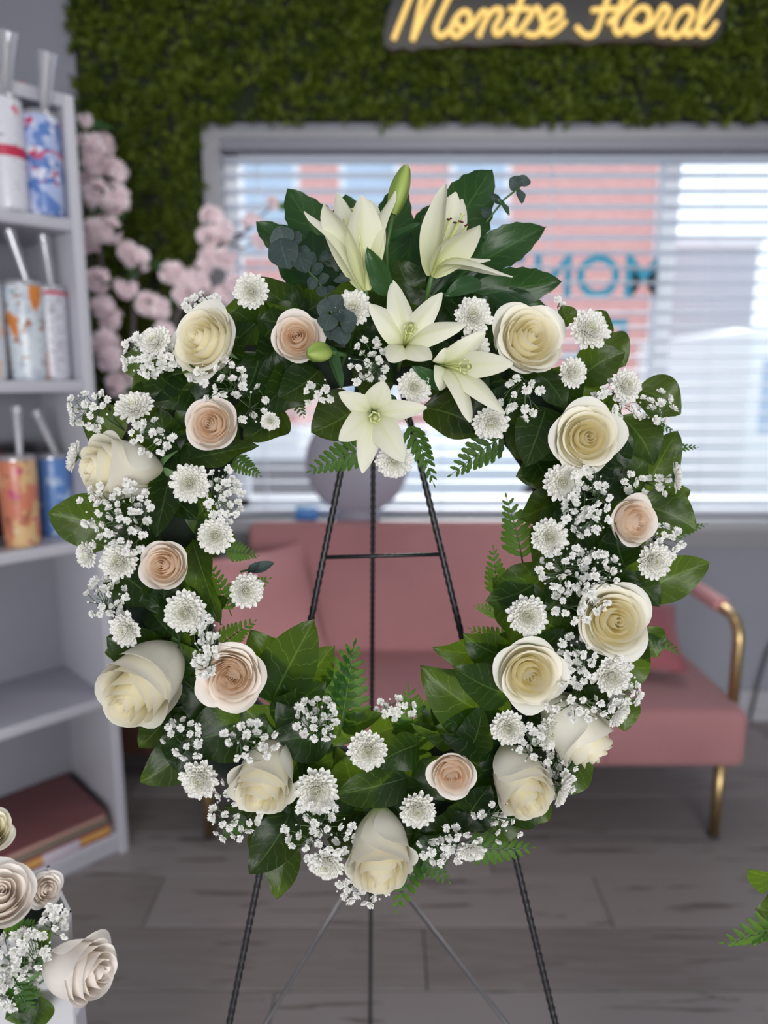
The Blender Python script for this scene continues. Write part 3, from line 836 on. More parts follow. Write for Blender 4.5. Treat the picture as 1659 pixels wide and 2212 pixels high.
# ------------------------------------------------------------------ things on the sill, cord
orn = empty('moon_vase', Vector((at_plane(772, 1112, RY1 - .14).x, RY1 - .14, WZ0)))
tag(orn, 'pale lavender grey round bodied vase on a narrow foot on the windowsill', 'vase')
M_ORN = plain('pale_lavender_ceramic', (.40, .39, .47), .35, var=.06, scale=6)
def squash(mb):
    for a in mb.v: a[:, 1] *= .30
    return mb
mb = MB(); mb.lathe([(.03, .40), (.036, .425), (.03, .43)][::-1] + [(.192 * math.sin(a), .215 - .195 * math.cos(a)) for a in np.linspace(math.pi * .95, .32, 18)], 32); link('body', squash(mb).mesh('vase_body', M_ORN), orn)
mb = MB(); mb.lathe([(.06, .05), (.060, .03), (.082, .008), (.085, 0), (0, 0)], 24); link('foot', squash(mb).mesh('vase_foot', M_ORN), orn)
bx = empty('blue_box', Vector((at_plane(663, 1090, RY1 - .12).x, RY1 - .125, WZ0)))
tag(bx, 'small bright blue box standing on the windowsill', 'box')
mb = beveled(-.04, .04, -.02, .02, .0, .040, .003); link('carton', mb.mesh('carton', plain('blue_card', (.08, .28, .72), .4, var=.1)), bx)
mb = beveled(-.041, .041, -.021, .021, .040, .050, .003); link('lid', mb.mesh('lid', plain('pale_blue_card', (.25, .50, .75), .4)), bx)

cord = MB()
c0 = at_plane(1659, 1405, RY1 - .02); c1 = at_plane(1640, 1470, RY1 - .03); c2 = at_plane(1622, 1545, RY1 - .04)
cord.tube([c0 + Vector((.05, 0, .12)), c0, c1, c2, Vector((c2.x - .01, RY1 - .06, .02))], .005, 6)
tag(link('power_cord', cord.mesh('power_cord', plain('dark_cable', (.03, .03, .035), .5))), 'dark thin cable hanging down the grey wall past the sofa arm', 'cable')

# ------------------------------------------------------------------ shelf unit, turned 45 degrees
SC = Vector((-.765, 1.93, 0)); DL = Vector((-.7071, -.7071, 0)); DB = Vector((-.7071, .7071, 0))
SHW, SHD, SHH = .86, .33, 2.08
SHM = Matrix(((-DL.x, DB.x, 0, SC.x), (-DL.y, DB.y, 0, SC.y), (0, 0, 1, 0), (0, 0, 0, 1)))   # local x to the near right end, y into the shelf
shelf = empty('shelf_unit', SHM)
tag(shelf, 'tall white open shelf unit standing at an angle by the hedge wall', 'shelf')
def shelf_part(name, *b, mat=None, r=.003): return link(name, beveled(*b, r).mesh(name, mat or M_WHITE), shelf)
shelf_part('side_panel', -.028, 0, 0, SHD, 0, SHH)
shelf_part('side_panel', -SHW, -SHW + .028, 0, SHD, 0, SHH)
shelf_part('back_panel', -SHW + .02, -.02, SHD - .012, SHD - .002, .03, SHH - .01, mat=plain('shelf_back', (.24, .24, .28), .6, var=.04))
shelf_part('top_panel', -SHW + .028, -.028, .001, SHD - .012, SHH - .032, SHH)
SHELF_Z = (1.79, 1.39, .965, .505, .075)
for z in SHELF_Z: shelf_part('shelf_board', -SHW + .028, -.028, .002, SHD - .012, z - .030, z)
shelf_part('plinth', -SHW + .028, -.028, .02, .035, 0, .045)
# tumblers
def print_mat(name, base, blots, bands=(), lines=None):
    m, nt, out = new_mat(name)
    tc = N(nt, 'ShaderNodeTexCoord'); sx_ = N(nt, 'ShaderNodeSeparateXYZ'); nt.links.new(tc.outputs['Object'], sx_.inputs[0])
    c = mix_color(nt, 0.0, base, base)
    for i, (col, sc, th, st) in enumerate(blots):
        mp = N(nt, 'ShaderNodeMapping'); mp.inputs['Location'].default_value = (i * 3.7, i * 1.9, i * 5.1); mp.inputs['Scale'].default_value = st
        nt.links.new(tc.outputs['Object'], mp.inputs[0])
        nz = N(nt, 'ShaderNodeTexNoise'); nz.inputs['Scale'].default_value = sc; nz.inputs['Detail'].default_value = 2
        nt.links.new(mp.outputs[0], nz.inputs['Vector'])
        rr = N(nt, 'ShaderNodeMapRange'); rr.inputs[1].default_value = th; rr.inputs[2].default_value = th + .03
        nt.links.new(nz.outputs['Fac'], rr.inputs[0])
        c = mix_color(nt, rr.outputs[0], c, col)
    for (z0, z1, col) in bands:
        f = math_node(nt, 'MULTIPLY', math_node(nt, 'GREATER_THAN', sx_.outputs[2], z0), math_node(nt, 'LESS_THAN', sx_.outputs[2], z1))
        c = mix_color(nt, f, c, col)
    b = principled(nt, None, .3, 0, .5); nt.links.new(c, b.inputs['Base Color'])
    nt.links.new(b.outputs[0], out.inputs[0]); return m
M_CLEAR, nt, out = new_mat('clear_plastic')
tr = N(nt, 'ShaderNodeBsdfTransparent'); tr.inputs[0].default_value = (.92, .92, .94, 1)
gl = N(nt, 'ShaderNodeBsdfGlossy'); gl.inputs['Roughness'].default_value = .15; gl.inputs[0].default_value = (.9, .9, .95, 1)
df = N(nt, 'ShaderNodeBsdfDiffuse'); df.inputs[0].default_value = (.75, .75, .8, 1)
m1 = N(nt, 'ShaderNodeMixShader'); m1.inputs[0].default_value = .55; m2_ = N(nt, 'ShaderNodeMixShader'); m2_.inputs[0].default_value = .45
nt.links.new(gl.outputs[0], m1.inputs[1]); nt.links.new(df.outputs[0], m1.inputs[2]); nt.links.new(tr.outputs[0], m2_.inputs[1]); nt.links.new(m1.outputs[0], m2_.inputs[2]); nt.links.new(m2_.outputs[0], out.inputs[0])
M_STRAW = plain('straw_plastic', (.62, .62, .64), .3)
def tumbler(px, z, back, h, r, mat, label, tilt, wrap=False, off=(.012, 0)):
    # slide along the board until the middle of the cup shows at this pixel column
    best = None
    for k in range(400):
        a = -.03 - k * .002
        p = SHM @ Vector((a, back, z + h / 2))
        d = p - CAM; dep = d.dot(AX_F)
        e = abs(CX + F_PX * d.dot(AX_R) / dep - px)
        if best is None or e < best[0]: best = (e, a)
    a = min(best[1], -.03 - r)
    t = empty('tumbler', Matrix.Translation(SHM @ Vector((a, back, z)))); tag(t, label, 'tumbler', 'printed tumblers on the shelf unit')
    mb = MB(); mb.lathe([(0, 0), (r * .86, 0), (r * .90, .006), (r * .93, .02), (r, h * .75), (r, h - .004), (r * .97, h), (0, h)], 32); link('cup', mb.mesh('cup', mat), t)
    mb = MB(); mb.lathe([(r * .98, h - .001), (r * .99, h + .008), (r * .90, h + .012), (0, h + .012)], 24); link('lid', mb.mesh('lid', M_CLEAR), t)
    q = Vector(tilt).normalized()
    s0 = Vector((off[0], off[1], h + .01)); s1 = s0 + q * .105
    mb = MB(); mb.tube([s0, s1], .0055, 8); link('straw', mb.mesh('straw', M_STRAW), t)
    mb = MB()
    w = .020 if wrap else .012
    mb.tube([s0 + q * .001, s0 + q * .03, s0 + q * .09, s1 + q * .02], [.009, w * .8, w, w * 1.25], 7, cap=False); link('straw_sleeve', mb.mesh('straw_sleeve', M_CLEAR), t)
    return t
iso = (1, 1, 1)
TW = (.66, .67, .74)
P1 = print_mat('print_white_red', TW, [((.62, .16, .22), 26, .66, iso), ((.30, .30, .34), 60, .66, (1, 1, 2))], [(.118, .142, (.50, .03, .08))])
P2 = print_mat('print_blue_red', (.40, .48, .72), [((.10, .20, .50), 28, .50, iso), ((.66, .68, .80), 30, .56, iso), ((.52, .04, .11), 34, .62, iso)])
P3 = print_mat('print_white_orange', (.60, .66, .72), [((.45, .50, .58), 40, .56, iso), ((.62, .22, .05), 16, .57, (1, 1, .55)), ((.10, .22, .26), 34, .66, iso), ((.30, .10, .03), 45, .64, iso)])
P4 = print_mat('print_white_script', (.58, .58, .66), [((.30, .30, .36), 70, .58, (1, 1, 2.2)), ((.60, .12, .18), 22, .70, iso)], [(.215, .224, (.50, .03, .07))])
P5 = print_mat('print_pale', (.62, .64, .70), [((.70, .50, .45), 22, .58, iso)])
P6 = print_mat('print_orange', (.58, .20, .12), [((.66, .44, .22), 17, .50, (1, 1, .7)), ((.50, .08, .16), 24, .62, iso), ((.30, .12, .07), 40, .64, iso), ((.70, .62, .48), 28, .66, iso)])
P7 = print_mat('print_blue', (.10, .22, .52), [((.36, .48, .70), 22, .56, iso), ((.56, .50, .28), 30, .68, iso)])
tumbler(14, SHELF_Z[0], .034, .247, .0455, P1, 'white tumbler with a crimson band, on the top shelf at the picture edge', (.28, -.28, 1), True, (.024, -.024))
tumbler(103, SHELF_Z[0], .034, .228, .0455, P2, 'blue tumbler with red patches, on the top shelf next to the side panel', (.26, -.22, 1), True, (.024, -.024))
tumbler(58, SHELF_Z[1], .06, .232, .0475, P3, 'pale tumbler with orange patches, middle of the second shelf', (-.22, -.1, 1))
tumbler(133, SHELF_Z[1], .075, .228, .0455, P4, 'white tumbler with thin red line and grey script, second shelf beside side panel', (-.08, 0, 1))
tumbler(-34, SHELF_Z[1], .06, .232, .0455, P5, 'pale tumbler cut by the picture edge on the second shelf', (-.1, 0, 1))
tumbler(42, SHELF_Z[2], .07, .225, .0475, P6, 'orange and yellow printed tumbler on the third shelf', (.02, 0, 1))
tumbler(150, SHELF_Z[2], .14, .215, .0455, P7, 'blue printed tumbler at the back of the third shelf', (-.3, -.2, 1))
# black boxes behind the orange tumbler
M_BLK = print_mat('print_black_amber', (.010, .010, .012), [((.20, .07, .02), 14, .62, (1, 1, .35))])
for i, (x0, x1, h) in enumerate(((-.37, -.235, .245), (-.225, -.10, .25))):
    t = empty('black_box', SHM @ Matrix.Translation((0, 0, SHELF_Z[2])))
    tag(t, ('black box with amber print behind the orange tumbler', 'black box with amber print between the orange and blue tumblers')[i], 'box', 'black boxes on the third shelf')
    mb = beveled(x0, x1, .20, .30, .0, h - .03, .002); link('carton', mb.mesh('carton', M_BLK), t)
    mb = beveled(x0 - .001, x1 + .001, .199, .301, h - .03, h, .002); link('lid', mb.mesh('lid', M_BLK), t)
# things on the very top
for i, (x, c) in enumerate(((-.155, (.55, .32, .10)), (-.10, (.60, .16, .22)))):
    t = empty('trinket', SHM @ Matrix.Translation((x, .06, SHH)))
    tag(t, ('small amber trinket on top of the shelf unit', 'small red trinket on top of the shelf unit')[i], 'trinket', 'trinkets on top of the shelf unit')
    mb = MB(); mb.lathe([(0, .022), (.010, .02), (.014, .012), (.012, .004), (.018, 0), (0, 0)], 12); link('body', mb.mesh('body', plain('trinket_glaze', c, .3)), t)
# large flat books on the lowest board
def book(z0, h, x0, x1, y0, y1, cover, pages, label, band=None):
    t = empty('large_book', SHM @ Matrix.Translation((0, 0, z0))); tag(t, label, 'book', 'flat books on the lowest shelf board')
    link('cover', beveled(x0, x1, y0, y1, h - .006, h, .002).mesh('cover', cover), t)
    link('page_block', beveled(x0 + .004, x1 - .004, y0 + .004, y1, .004, h - .006, .001).mesh('page_block', pages), t)
    link('back_cover', beveled(x0, x1, y0, y1, 0, .004, .001).mesh('back_cover', cover), t)
    if band: link('paper_label', beveled(band[0], band[1], y0 - .0015, y0 + .0035, .003, h - .004, .0005).mesh('paper_label', plain('white_label', (.55, .50, .58), .5, var=.2, scale=60)), t)
M_PINKB = plain('dusty_rose_cover', (.235, .085, .085), .55, var=.1, scale=4)
book(.075, .036, -.62, -.045, .004, .30, plain('crimson_cover', (.26, .03, .06), .5), plain('amber_edge', (.60, .34, .10), .6, var=.2, scale=30), 'amber edged book with a white paper label, lowest in the flat pile', (-.24, -.14))
book(.111, .016, -.63, -.05, .010, .30, plain('sage_cover', (.20, .22, .16), .5), plain('grey_edge', (.30, .30, .25), .6), 'thin sage grey book sandwiched in the flat pile')
book(.127, .022, -.66, -.055, .008, .305, M_PINKB, plain('cream_edge', (.52, .36, .30), .6), 'big dusty rose book lying on top of the flat pile')

# ------------------------------------------------------------------ cherry blossom tree and its planter
TB = Vector((-.86, 2.46, 0))
pl = empty('planter', TB); tag(pl, 'dark brown wooden planter on short legs under the blossom tree', 'planter')
M_BROWN = plain('brown_wood', (.075, .032, .02), .55, var=.3, scale=8, stretch=(1, 1, 6))
mb = MB(); mb.box(-.15, .15, -.15, -.13, .10, .36); mb.box(-.15, .15, .13, .15, .10, .36); mb.box(-.15, -.13, -.13, .13, .10, .36); mb.box(.13, .15, -.13, .13, .10, .36); mb.box(-.14, .14, -.14, .14, .10, .13)
link('box', mb.mesh('planter_box', M_BROWN, False), pl)
mb = MB(); mb.box(-.13, .13, -.13, .13, .29, .33); link('soil', mb.mesh('soil', plain('soil', (.02, .014, .01), .95, bmp=.5, scale=60), False), pl)
for sx in (-1, 1):
    for sy in (-1, 1):
        mb = MB(); mb.box(sx * .125 - .015, sx * .125 + .015, sy * .125 - .015, sy * .125 + .015, 0, .10); link('leg', mb.mesh('planter_leg', M_BROWN, False), pl)
tree = empty('blossom_tree', TB + Vector((0, 0, .32))); tag(tree, 'artificial pink cherry blossom tree between the shelf and the window', 'tree')
M_BARK = plain('grey_bark', (.12, .10, .10), .8, var=.3, scale=30, bmp=.4)
M_BLOS = petal_mat('pink_blossom_petal', (.98, .91, .93), (.97, .74, .80), .15)
def cherry_cluster(seed):
    rnd = random.Random(seed); mb = MB()
    for k in range(9):
        d = Vector((rnd.gauss(0, 1), rnd.gauss(0, 1) - .7, rnd.gauss(0, 1))).normalized()
        c = d * rnd.uniform(.35, .62)
        x = d.orthogonal().normalized(); y = d.cross(x)
        for ring, (L, el) in enumerate(((.56, .30), (.40, .85))):
            for i in range(5):
                a = 2 * math.pi * (i + .5 * ring) / 5 + rnd.uniform(-.2, .2)
                o = x * math.cos(a) + y * math.sin(a); w = d.cross(o)
                dirv = o * math.cos(el) + d * math.sin(el)
                p = [c, c + dirv * L * .5 - w * L * .38, c + dirv * L * .55, c + dirv * L * .5 + w * L * .38, c + dirv * L - w * L * .26 + d * .04, c + dirv * L * .88, c + dirv * L + w * L * .26 + d * .04]
                sh = rnd.uniform(0, .35)
                mb.add([tuple(q) for q in p], [(0, 2, 1), (0, 3, 2), (1, 2, 5, 4), (2, 3, 6, 5)], tint=[.9, .3 + sh, .4 + sh, .3 + sh, sh * .6, sh * .6, sh * .6])
    return mb.mesh('blossom_cluster', M_BLOS)
CH = [cherry_cluster(s) for s in range(4)]
LFM = leaf_mesh(77, MAT['lilyleaf'], .16, name='blossom_leaf')
BLOS = [(188, 262, 2.20, 22), (200, 318, 2.2, 42), (222, 312, 2.25, 34), (205, 352, 2.2, 36), (250, 372, 2.25, 40), (208, 420, 2.2, 42), (250, 432, 2.2, 44), (222, 450, 2.25, 36), (205, 500, 2.2, 40), (236, 498, 2.2, 38), (190, 540, 2.25, 30), (275, 545, 2.3, 34), (300, 560, 2.3, 38), (210, 605, 2.2, 38), (272, 622, 2.25, 34), (222, 660, 2.2, 36), (240, 690, 2.25, 34), (318, 655, 2.3, 38), (345, 668, 2.3, 34), (225, 740, 2.2, 44), (240, 775, 2.2, 40), (255, 830, 2.25, 36), (300, 800, 2.3, 40), (285, 850, 2.3, 36), (372, 590, 2.3, 36), (402, 605, 2.3, 40), (430, 615, 2.3, 36), (395, 640, 2.3, 32), (460, 470, 2.35, 36), (450, 510, 2.35, 34), (480, 500, 2.35, 36), (458, 550, 2.35, 36), (490, 560, 2.35, 34), (440, 580, 2.35, 30), (545, 480, 2.4, 30), (560, 520, 2.4, 28), (590, 440, 2.4, 22), (505, 610, 2.35, 30), (480, 640, 2.35, 32), (355, 720, 2.3, 34), (190, 395, 2.25, 32), (330, 760, 2.3, 34)]
NODES = [((205, 420), 2.25), ((235, 640), 2.28), ((400, 610), 2.33), ((480, 520), 2.36), ((290, 600), 2.3), ((280, 800), 2.3)]
rnd = random.Random(21)
trunk = MB(); tp = W(285, 950, 2.42)
trunk.tube([TB + Vector((0, 0, .32)) - tree.location, (TB + (tp - TB) * .5 + Vector((.02, .0, .05))) - tree.location, tp - tree.location], [.03, .024, .018], 8)
link('trunk', trunk.mesh('trunk', M_BARK), tree)
for (px, dz) in NODES:
    e = W(px[0], px[1], dz); mid = tp.lerp(e, .5) + Vector((rnd.uniform(-.05, .05), rnd.uniform(-.02, .04), rnd.uniform(0, .06)))
    mb = MB(); mb.tube([tp - tree.location, mid - tree.location, e - tree.location], [.015, .010, .006], 6)
    br = link('branch', mb.mesh('branch', M_BARK), tree)
for i, (x, y, dz, r) in enumerate(BLOS):
    p = W(x, y, dz)
    nd = min(NODES, key=lambda q: (q[0][0] - x) ** 2 + (q[0][1] - y) ** 2)
    e = W(nd[0][0], nd[0][1], nd[1])
    mb = MB(); mb.tube([e - tree.location, e.lerp(p, .5) + Vector((0, .02, -.02)) - tree.location, p - tree.location], [.005, .004, .003], 5)
    link('twig', mb.mesh('twig', M_BARK), tree)
    link('blossom_cluster', CH[i % 4], tree, Matrix.Translation(p - tree.location) @ Matrix.Rotation(rnd.uniform(0, 6), 4, 'Y') @ Matrix.Scale(S(r, dz) * .88, 4))
    if i % 3 == 0:
        link('leaf', LFM, tree, frame(p - tree.location, Vector((0, -1, .2)), roll=rnd.uniform(0, 6), scale=.09))

# ------------------------------------------------------------------ the street outside
M_PAVE = plain('grey_asphalt', (.13, .13, .14), .8, var=.06, scale=2)
mb = MB(); mb.box(-25, 45, RY1 + .2, 60, -1.0, -.9); structure('ground', mb, M_PAVE)
def brick_mat():
    m, nt, out = new_mat('salmon_brick')
    tc = N(nt, 'ShaderNodeTexCoord'); mp = N(nt, 'ShaderNodeMapping'); mp.inputs['Rotation'].default_value = (math.pi / 2, 0, 0)
    nt.links.new(tc.outputs['Object'], mp.inputs[0])
    br = N(nt, 'ShaderNodeTexBrick'); br.inputs['Color1'].default_value = (.74, .34, .30, 1); br.inputs['Color2'].default_value = (.62, .26, .25, 1); br.inputs['Mortar'].default_value = (.7, .6, .58, 1)
    br.inputs['Scale'].default_value = 3.0; br.inputs['Mortar Size'].default_value = .02
    nt.links.new(mp.outputs[0], br.inputs[0])
    b = principled(nt, None, .85); nt.links.new(br.outputs[0], b.inputs['Base Color']); nt.links.new(b.outputs[0], out.inputs[0]); return m
M_BRICK = brick_mat()
M_STUC = plain('white_render', (.80, .80, .84), .8, var=.04, scale=1.5)
M_FARGLASS = plain('far_glass', (.42, .52, .66), .15, var=.2, scale=1)
bd = empty('brick_building', Vector((0, 20, -.9))); tag(bd, 'salmon brick building with white framed windows across the street', 'building')
Xr = at_plane(1440, 700, 20).x; Xl = -16.0
def bpart(name, x0, x1, y0, y1, z0, z1, mat, parent=bd):
    mb = MB(); mb.box(x0, x1, y0, y1, z0, z1); return link(name, mb.mesh(name, mat, False), parent)
bpart('wall', Xl, Xr, 0, 3, 0, 9.2, M_BRICK)
bpart('cornice', Xl, Xr, -.25, -.001, 8.9, 9.2, M_STUC)
bpart('band', Xl, Xr, -.06, -.001, .0, 1.0, M_STUC)
bpart('corner_trim', Xr - .5, Xr + .02, -.10, -.001, 1.0, 8.9, M_STUC)
wx = [at_plane(p, 700, 20).x for p in (590, 800, 1030, 1195)]
for i, x in enumerate(wx[:3]):
    for z0, z1 in ((1.6, 3.8), (5.4, 8.0)):
        f = bpart('window', x - .8, x + .8, -.05, -.001, z0, z1, M_STUC)
        mb = MB(); mb.box(x - .65, x + .65, -.055, -.051, z0 + .15, z1 - .15); link('pane', mb.mesh('pane', M_FARGLASS, False), f)
wb = empty('rendered_building', Vector((0, 27, -.9))); tag(wb, 'pale rendered building with a flat roof further along the street', 'building')
X0 = at_plane(1448, 700, 27).x; X1 = at_plane(1625, 700, 27).x
zt = at_plane(1500, 520, 27).z + .75
bpart('wall', X0 - 1.5, X1, 0, 4, 0, zt + .15, plain('grey_render', (.52, .54, .60), .8, var=.05, scale=1), wb)
bpart('parapet', X0 - 1.5, X1 + .1, -.12, -.001, zt - .1, zt + .25, M_STUC, wb)
for (pa, pb, ya, yb) in ((1465, 1520, 760, 870), (1545, 1600, 760, 870)):
    a, b = at_plane(pa, ya, 27), at_plane(pb, yb, 27)
    f = bpart('window', a.x, b.x, -.06, -.001, b.z + .9, a.z + .9, M_STUC, wb)
    mb = MB(); mb.box(a.x + .06, b.x - .06, -.065, -.061, b.z + 1.0, a.z + .8); link('pane', mb.mesh('pane', M_FARGLASS, False), f)
def car(name, loc, L, Wd, H, mat, label, rot=0.0):
    c = empty(name, Matrix.Translation(loc) @ Matrix.Rotation(rot, 4, 'Z')); tag(c, label, 'car', 'cars parked in the street')
    prof = [(-.5, .22), (-.5, .50), (-.46, .58), (-.28, .62), (-.16, .95), (-.08, 1.0), (.16, 1.0), (.24, .95), (.36, .64), (.47, .56), (.5, .46), (.5, .22)]
    mb = MB()
    a = [(x * L, -Wd / 2 + (.10 if z > .7 else 0), z * H) for x, z in prof]; b = [(x, -y, z) for x, y, z in a]
    n = len(a)
    mb.add(a + b, [tuple(range(n - 1, -1, -1)), tuple(range(n, 2 * n))] + [(k, (k + 1) % n, n + (k + 1) % n, n + k) for k in range(n)])
    link('body', mb.mesh('car_body', mat, False), c)
    g = MB(); q = [(-.25, .65), (-.155, .91), (.155, .92), (.235, .90), (.32, .66)]
    for sgn in (-1, 1): g.add([(x * L, sgn * (Wd / 2 - .055 + (0 if z < .7 else -.04)), z * H) for x, z in q], [tuple(range(5))])
    link('side_windows', g.mesh('car_glass', plain('car_glass', (.10, .12, .15), .1), False), c)
    for x in (-.31, .31):
        for sgn in (-1, 1):
            w = MB(); w.tube([(x * L, sgn * (Wd / 2 - .16), .31), (x * L, sgn * (Wd / 2 + .01), .31)], .31, 16); link('wheel', w.mesh('wheel', plain('tyre', (.03, .03, .03), .8)), c)
car('parked_car', Vector((at_plane(1500, 1040, 14.5).x + 2.0, 14.5, -.9)), 4.0, 1.7, 1.4, plain('red_car_paint', (.62, .05, .09), .25), 'red parked car seen low through the blinds')
car('parked_car', Vector((at_plane(985, 1030, 13.0).x, 13.0, -.9)), 4.4, 1.7, 1.4, plain('silver_car_paint', (.66, .70, .78), .25), 'silver white car seen low through the blinds behind the easel')
van = empty('delivery_van', Vector((at_plane(1612, 900, 9.0).x + 1.0, 10.5, -.9))); tag(van, 'tall white delivery van at the far end of the window view', 'van')
mb = beveled(-1.0, 1.0, -1.5, 2.6, .35, 2.9, .08); link('body', mb.mesh('van_body', plain('white_van_paint', (.80, .81, .83), .35)), van)
mb = MB(); mb.box(-.85, -.05, -1.505, -1.501, 1.6, 2.5); mb.box(.05, .85, -1.505, -1.501, 1.6, 2.5); link('rear_windows', mb.mesh('van_glass', M_FARGLASS, False), van)
for x in (-.85, .85):
    for y in (-.8, 1.9):
        w = MB(); w.tube([(x - .12, y, .36), (x + .12, y, .36)], .36, 16); link('wheel', w.mesh('van_wheel', plain('van_tyre', (.03, .03, .03), .8)), van)
# ================================================================== easel and wreath
EZ = 0.945                                     # depth of the easel's front plane
def ef(px, py): return W(px, py, EZ)
def floor_hit(p, q):
    d = q - p; k = -p.z / d.z
    return p + d * k
apex = ef(816, 620)
easel = empty('wire_easel', Vector((apex.x, apex.y, 0)))
tag(easel, 'black twisted wire floor easel holding up the wreath', 'easel')
def rod(name, a, b, r, twist=True, par=easel):
    a = Vector(a); b = Vector(b); L = (b - a).length; d = (b - a).normalized()
    x = d.orthogonal().normalized(); y = d.cross(x)
    n, m = 8, max(2, int(L / .004)) if twist else 2
    P = np.zeros((n, m, 3))
    for j in range(m):
        t = j / (m - 1); c = a + d * (L * t)
        for i in range(n):
            an = 2 * math.pi * i / n
            rr = r * (1 + (.16 * math.cos(2 * (an - t * L / .012 * math.pi)) if twist else 0))
            P[i, j] = c + x * (rr * math.cos(an)) + y * (rr * math.sin(an)) - par.location
    mb = MB(); mb.grid(P, closed=True)
    mb.f.append(tuple(i * m for i in range(n - 1, -1, -1))); mb.f.append(tuple(i * m + m - 1 for i in range(n))); mb.mi += [0, 0]
    return link(name, mb.mesh(name, MAT['blackmetal']), par)
lf_foot = floor_hit(ef(740, 1000), ef(495, 2212)); rt_foot = floor_hit(ef(905, 990), ef(1200, 2212))
lt = ef(812, 640); rt = ef(822, 640)
rod('front_leg', ef(740, 1000) + (ef(740, 1000) - ef(495, 2212)) * .30, lf_foot, .0042)
rod('front_leg', ef(905, 990) + (ef(905, 990) - ef(1200, 2212)) * .30, rt_foot, .0042)
rear_top = W(808, 640, EZ + .004); rear_foot = Vector((on_floor(799, 2250).x, 1.33, 0))
rod('rear_leg', rear_top, rear_foot, .0036)
rod('crossbar', ef(698, 1204), ef(962, 1197), .0028, False)
rod('crossbar', ef(812, 690) + Vector((-.03, 0, 0)), ef(812, 690) + Vector((.03, 0, 0)), .0028, False)
hinge = rear_top.lerp(rear_foot, .5)
# find the point on the rear leg that shows at row 1838
for k in range(1000):
    p = rear_top.lerp(rear_foot, k / 1000); d = p - CAM
    if CY - F_PX * d.dot(AX_U) / d.dot(AX_F) > 1838: hinge = p; break
M_STEEL = plain('dull_grey_steel', (.17, .17, .18), .4, .5)
for a in (ef(457, 2400), ef(1243, 2400)):
    o = rod('brace', hinge, a, .0034, False); o.data.materials[0] = M_STEEL

RC = (812, 1225); RZ = 0.885
wreath = empty('wreath_base', W(RC[0], RC[1], RZ))
tag(wreath, 'round wreath base thick with glossy dark green salal leaves', 'wreath')
wi = Matrix.Translation(-wreath.location)
ring = MB()
nr, nt_ = 64, 14
P = np.zeros((nr, nt_, 3))
Rm, rm = S(462, RZ), S(88, RZ)
for i in range(nr):
    a = 2 * math.pi * i / nr
    for j in range(nt_):
        b = 2 * math.pi * j / (nt_ - 1)
        v = V((Rm + rm * math.cos(b)) * math.cos(a), (Rm * 1.05 + rm * math.cos(b)) * math.sin(a), .030 * math.sin(b) - .005)
        P[i, j] = v
ring.grid(P, closed=True)
link('foam_ring', ring.mesh('foam_ring', MAT['foam']), wreath)

LEAF = [leaf_mesh(40 + k, MAT['salal'], wide=w_, droop=dr, fold=fo, wav=wv, tip=tp_, name='salal_leaf') for k, (w_, dr, fo, wv, tp_) in enumerate(((.34, .22, .22, .05, 1), (.30, .30, .35, .04, .9), (.38, .14, .15, .06, .8), (.32, .36, .10, .07, 1), (.36, .10, .30, .04, .7)))]
def leaf(bx, by, tx, ty, w, zb=.86, zt=.815, tilt=0.0, k=None, par=None, mat=None, me=None, name='leaf'):
    """one leaf from its base pixel to its tip pixel, w pixels wide, at depths zb and zt; tilt turns it about its midrib"""
    b = W(bx, by, zb); t = W(tx, ty, zt)
    y = (t - b); L = y.length; y.normalize()
    n = V(0, 0, 1); z = (n - y * n.dot(y)).normalized(); x = y.cross(z)
    c, s = math.cos(tilt), math.sin(tilt); x, z = x * c + z * s, z * c - x * s
    k = (int(bx * 7 + ty * 3) % 5) if k is None else k
    me = me or LEAF[k]
    wide = (.34, .30, .38, .32, .36)[k] * 2 * .93
    sx = S(w, (zb + zt) / 2) / wide if w else L
    par = par or wreath
    m = Matrix(((x.x * sx, y.x * L, z.x * L, b.x), (x.y * sx, y.y * L, z.y * L, b.y), (x.z * sx, y.z * L, z.z * L, b.z), (0, 0, 0, 1)))
    return link(name, me, par, Matrix.Translation(-par.matrix_world.translation) @ m)
